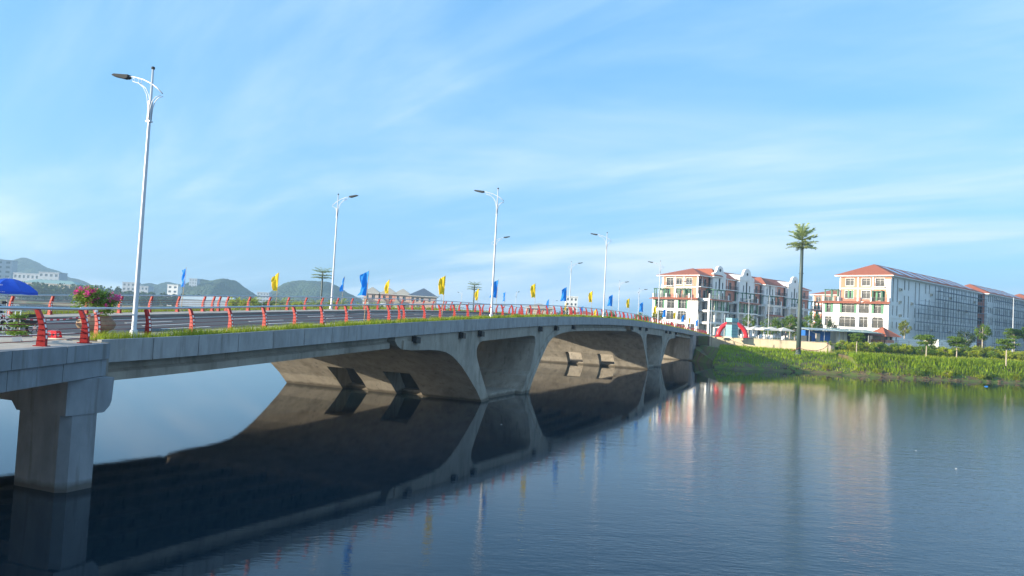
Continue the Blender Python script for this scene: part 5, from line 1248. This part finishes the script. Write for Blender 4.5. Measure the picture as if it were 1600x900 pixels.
for i in range(60):
    x = rg2.uniform(45, 100); y = shore(x)+rg2.uniform(-.2, 1.2); r = rg2.uniform(.12, .35); mb = sm
stone = MB()
for i in range(90):
    x = rg2.uniform(44, 104); y = shore(x)+rg2.uniform(-.3, 1.0); r = rg2.uniform(.10, .32); pts8 = rg2.normal(size=(8, 3)); z = gz(x, y)
    stone.add([(x+sx*r*rg2.uniform(.6,1.1), y+sy*r*rg2.uniform(.6,1.1), z+sz*r*.5*rg2.uniform(.6,1.1)) for sz in (-1, 1) for sx, sy in ((-1,-1),(1,-1),(1,1),(-1,1))], [(0,3,2,1),(4,5,6,7),(0,1,5,4),(1,2,6,5),(2,3,7,6),(3,0,4,7)])
stone.build('shore_stones', mud, kind='stuff')
bank(900, 58, 108, .1, 1.2, 1.15, .035, grass_b, .0)
mb = MB()
for i in range(9):
    x, y = rg2.uniform(-6, 30), rg2.uniform(20, 75); r = rg2.uniform(.03, .08); a = rg2.uniform(0, 3)
    mb.add([(x+r*math.cos(a+k*1.57)*(1 if k % 2 else .5), y+r*math.sin(a+k*1.57)*(1 if k % 2 else .5), .012) for k in range(4)]+[(x, y, .03)], [(0,1,4),(1,2,4),(2,3,4),(3,0,4)])
mb.build('floating_debris', paint_w, kind='stuff')
mb = MB(); mb.add([(-.28,-.12,0),(.26,-.14,0),(.3,.12,0),(-.22,.15,0),(-.15,-.05,.12),(.12,-.06,.15),(.14,.05,.10),(-.1,.06,.14)], [(0,1,5,4),(1,2,6,5),(2,3,7,6),(3,0,4,7),(4,5,6,7)])
tag(mb.build('plastic_bag', mat('blue_plastic', (.04,.22,.6), .4, .1), None, (69.5,109.5,-.02)), 'small blue plastic bag floating on the water at right', 'bag')

# ================================================================== PEOPLE at the bridge end
def person_mesh(seated=False):
    me = bpy.data.meshes.new('person_rig')
    J = [(0,0,.95),(0,0,1.15),(0,.0,1.38),(0,0,1.50),(0,-.01,1.62),(0,-.01,1.72),(-.09,0,.90),(-.10,-.02,.50),(-.11,.04,.08),(-.11,-.14,.04),(.09,0,.90),(.11,.05,.50),(.12,.14,.10),(.12,-.03,.05),(-.19,0,1.38),(-.25,.03,1.12),(-.24,-.10,.90),(-.24,-.15,.80),(.19,0,1.38),(.25,.03,1.12),(.25,-.08,.90),(.25,-.13,.80)]
    E_ = [(0,1),(1,2),(2,3),(3,4),(4,5),(0,6),(6,7),(7,8),(8,9),(0,10),(10,11),(11,12),(12,13),(2,14),(14,15),(15,16),(16,17),(2,18),(18,19),(19,20),(20,21)]
    Rr = [.13,.12,.14,.055,.095,.075,.09,.065,.045,.035,.09,.065,.045,.035,.06,.042,.034,.03,.06,.042,.034,.03]
    me.from_pydata(J, E_, []); o = bpy.data.objects.new('rig', me); COL.objects.link(o); sk = o.modifiers.new('s', 'SKIN'); o.modifiers.new('d', 'SUBSURF').levels = 1
    for v, r in zip(me.skin_vertices[0].data, Rr): v.radius = (r, r*.8)
    me.skin_vertices[0].data[0].use_root = True
    dg = bpy.context.evaluated_depsgraph_get(); m2 = bpy.data.meshes.new_from_object(o.evaluated_get(dg)); bpy.data.objects.remove(o); m2.name = 'person'
    m2.materials.clear(); return m2
pm0 = person_mesh()
for (x, y, q, mt, lb) in ((36.6,160.5,.5,cloth_d,'person in dark clothing standing at the far end of the bridge railing'), (37.4,161.5,2.0,cloth_w,'person in white clothing standing beside the dark-dressed one at bridge end'), (46.0,148.8,1.0,cloth_w,'person in white standing under the right leg of the red arch'), (53.0,144.6,-1,cloth_d,'person in dark clothes standing by the cafe tables')):
    me = pm0.copy(); me.materials.append(skin_m); me.materials.append(mt); me.materials.append(hair_m)
    for pg in me.polygons: z = pg.center.z; xx = abs(pg.center.x); pg.material_index = 2 if z > 1.70 or (z > 1.6 and pg.center.y > .02) else (0 if z > 1.47 or (xx > .2 and z < .98) else 1); pg.use_smooth = True
    tag(link('person', me, None, (x, y, GZ), q), lb, 'person')

# ================================================================== FAR BUILDINGS across the lake
far_glass = mat('far_window_glass', (.13, .16, .19), .3, .3, .3)
def far_house(label, x, y, w, d, z1, m, rows_, cols_, z0=2.0, roof=None, rz=0, wm_=None):
    t = thing('building', label, 'building', (x, y, z0), rz); h = z1-z0; fc = Fac(t, (-w/2, -d/2, 0), 0); hs = []
    for r in range(rows_):
        for c in range(cols_):
            cw = w/cols_; rh = h/rows_; hs.append((cw*c+cw*.25, cw*c+cw*.75, rh*r+rh*.3, rh*r+rh*.75))
    fc.wall('wall', m, 0, w, 0, h, hs, dep=.3)
    for hh in hs:
        o = fc.put('window', MB().box(0, hh[1]-hh[0], .28, .34, 0, hh[3]-hh[2]).mesh('window', far_glass), hh[0], 0, hh[2])
    MB().box(-w/2, w/2, -d/2+.36, d/2, 0, h).build('body', m, t)
    MB().box(-w/2+.01, -w/2+.3, -d/2+.01, -d/2+.36, 0, h).build('corner', m, t); MB().box(w/2-.3, w/2-.01, -d/2+.01, -d/2+.36, 0, h).build('corner', m, t)
    if roof == 'flat': MB().box(-w/2-.3, w/2+.3, -d/2-.3, d/2+.3, h, h+.5).build('parapet', m, t)
    elif roof is not None: hip(t, -w/2-.8, w/2+.8, -d/2-.8, d/2+.8, h, min(w, d)*.18, roof)
    return t
far_house('tall pale apartment block at the left photo edge', -479, 700, 26, 18, 36.5, grey_wall, 8, 4, roof='flat', rz=.35)
far_house('long low pale building behind the blue parasol', -417, 655, 26, 14, 24.0, grey_wall, 4, 7, roof='flat')
far_house('white stepped building right of the long white one', -392, 642, 17, 12, 25.5, grey_wall, 5, 4, roof='flat')
far_house('beige building with rows of dark openings above the far shore', -372, 612, 44, 16, 16.0, cream_wall, 3, 10, roof=green_metal)
far_house('grey two-stage building behind the nearest lamp pole', -355, 702, 12, 10, 22.0, grey_wall, 5, 3, roof='flat')
far_house('grey square house right of the nearest lamp pole', -336, 690, 10, 10, 19.0, grey_wall, 4, 3, roof='flat')
far_house('small white house among far trees left of the first flag', -289, 645, 9, 8, 20.5, white_wall, 5, 2, roof='flat')
far_house('pale hazy tower rising behind the middle hill', -444, 1052, 11, 11, 40.0, grey_wall, 10, 3, z0=0, roof='flat')
far_house('pale hazy block between the two round hills', -329, 1002, 16, 12, 25.0, grey_wall, 6, 4, z0=0, roof='flat')
far_house('white tower block far beyond the bridge crest', 33.6, 421, 6.5, 7, 20.5, white_wall, 6, 3, z0=4, roof='flat')
far_house('cream house with grey hipped roof beyond the bridge crest', 9.8, 262, 9, 8, 10.8, cream_wall, 2, 3, z0=4.8, roof=tile_grey)
far_house('low pale house right of the far white tower', 24.5, 250, 7, 6, 9.2, cream_wall, 2, 3, z0=4.8, roof=tile_red)
sd = thing('long_shed', 'long low shed with a pale blue-white roof on the far shore', 'shed', (-232, 576, 3.5), 0)
MB().box(-19.5,19.5,-5,5,0,5.5).build('wall', grey_wall, sd); MB().prism([(-5.6,5.3),(5.6,5.3),(5.6,5.6),(0,8.4),(-5.6,5.6)], -20.2, 20.2, 'x').build('roof', pale_metal, sd)
# pink villas
vl = thing('villa_row', 'row of pink villas with grey and slate hipped roofs beyond the bridge', 'house', (-62.5, 318, 7.2), .06)
for i, x in enumerate((0, 7.2, 13.0)):
    fc = Fac(vl, (x, 0, 0), 0); hs = [(.9,2.1,4.6,6.4),(3.4,4.8,4.4,6.4),(.9,2.3,1.2,3.0),(3.4,4.9,.6,2.8)]
    fc.wall('villa_wall', pink_wall if i != 1 else salmon_wall, 0, 6.2, 0, 7.2, hs); windows(fc, hs, 'cross'); room(fc, .1, 6.1, .1, 7.0, .42)
    MB().box(.3, 6.2, .6, 8, 0, 7.1).build('core', pink_wall, vl, (x,0,0)); hip(vl, x-.8, x+7.0, -.8, 9, 7.22, 2.6, tile_grey)
    MB().add([(x+1.2,.5,7.68),(x+4.6,.5,7.68),(x+4.3,3.0,9.05),(x+2.4,3.0,9.05),(x+1.2,.5,7.6),(x+4.6,.5,7.6),(x+4.3,3.0,8.9),(x+2.4,3.0,8.9)], [(0,1,2,3),(0,4,5,1),(1,5,6,2),(2,6,7,3),(3,7,4,0)]).build('solar_panel', slate, vl)
    MB().add([(x-.3,-2.2,3.4),(x+2.7,-2.2,3.4),(x+1.2,-2.2,5.0),(x-.3,0,3.4),(x+2.7,0,3.4),(x+1.2,0,5.0)], [(0,1,2),(1,4,5,2),(3,0,2,5),(0,3,4,1)]).build('porch_roof', tile_grey, vl)
    MB().box(x, x+2.4, -1.9, -.01, 0, 3.4).build('porch', white_wall, vl)
fc = Fac(vl, (19.4, -1.2, 0), 0); hs = [(.8,2.0,4.4,6.3),(2.8,4.0,4.4,6.3),(4.8,6.0,4.4,6.3),(8,9,4.6,6.2),(.8,2.4,.8,3.0),(3,5,.8,3.0)]
fc.wall('villa_wall', pink_wall, 0, 11, 0, 7.0, hs); windows(fc, hs, 'cross'); room(fc, .1, 10.9, .1, 6.8, .42); MB().box(19.7, 30.4, -.6, 9, 0, 6.95).build('core', salmon_wall, vl)
hip(vl, 18.6, 31.2, -2.2, 10, 7.02, 3.4, slate)
# far double-arm lamps
for i, (x, y, lb) in enumerate(((-17.2,260,'far street lamp over the approach road left of the crest lamps'),(-30.7,330,'tiny far street lamp beyond the villas'),(1.4,230,'far street lamp between the yellow and blue flags'),(16.7,300,'far street lamp beside the cream house'),(32.2,190,'street lamp behind the railing near the bridge end'))):
    dup(lp, (x, y, GZ), 1.0+i*1.3, 1.0, lb, 'street lamps beyond the bridge')
# far wood along the opposite shore
rg = np.random.default_rng(99); C = []
for i in range(330):
    x = rg.uniform(-520, -165); y = 581+rg.uniform(0, 16); h = (rg.uniform(6, 11)+(3 if x < -300 else 0))*(1 if x < -250 else max(.4, (-x-150)/100)); r = rg.uniform(2.5, 5)
    k = 110; v = rg.normal(size=(k, 3)); v /= np.linalg.norm(v, axis=1)[:, None]; C.append(np.array([x, y, 2.5+h*.55])+v*[r, r, h*.5]*rg.uniform(.6, 1, (k, 1)))
link('far_wood', leaf_mesh('far_wood', np.concatenate(C), 1.0, far_leaf, aspect=.8, rng=rg), kind='stuff')
T_far = make_tree('bush', 60, 11, 6, leaf_d)
for i, (x, y, sc_i, lb) in enumerate(((-393,578,1.25,'big leafy tree on the far shore right of the parasol'),(-377,580,1.0,'dark tree on the far shore between parasol and planter'),(-426,579,1.25,'leafy tree on the far shore above the parasol'),(-345,581,.95,'tree on the far shore behind the planter'),(-302,581,.9,'tree on the far shore right of the nearest lamp'),(-265,582,.8,'tree on the far shore below the first blue flag'))): place(T_far, 'tree', lb, (x, y, 2), sc_i, 'trees on the far shore')

# ================================================================== HAZE
hz = bpy.data.materials.new('haze_air'); hz.use_nodes = True; nt = hz.node_tree; nt.nodes.clear()
vo = N(nt, 'ShaderNodeVolumePrincipled', i_Density=HAZE, i_Anisotropy=.25); vo.inputs['Color'].default_value = (.50, .76, 1, 1)
mo_ = N(nt, 'ShaderNodeOutputMaterial'); L(nt, vo.outputs[0], mo_.inputs['Volume'])
if HAZE: MB().box(-1800, 1000, -80, 2400, -3, 112).build('haze', hz, kind='stuff')
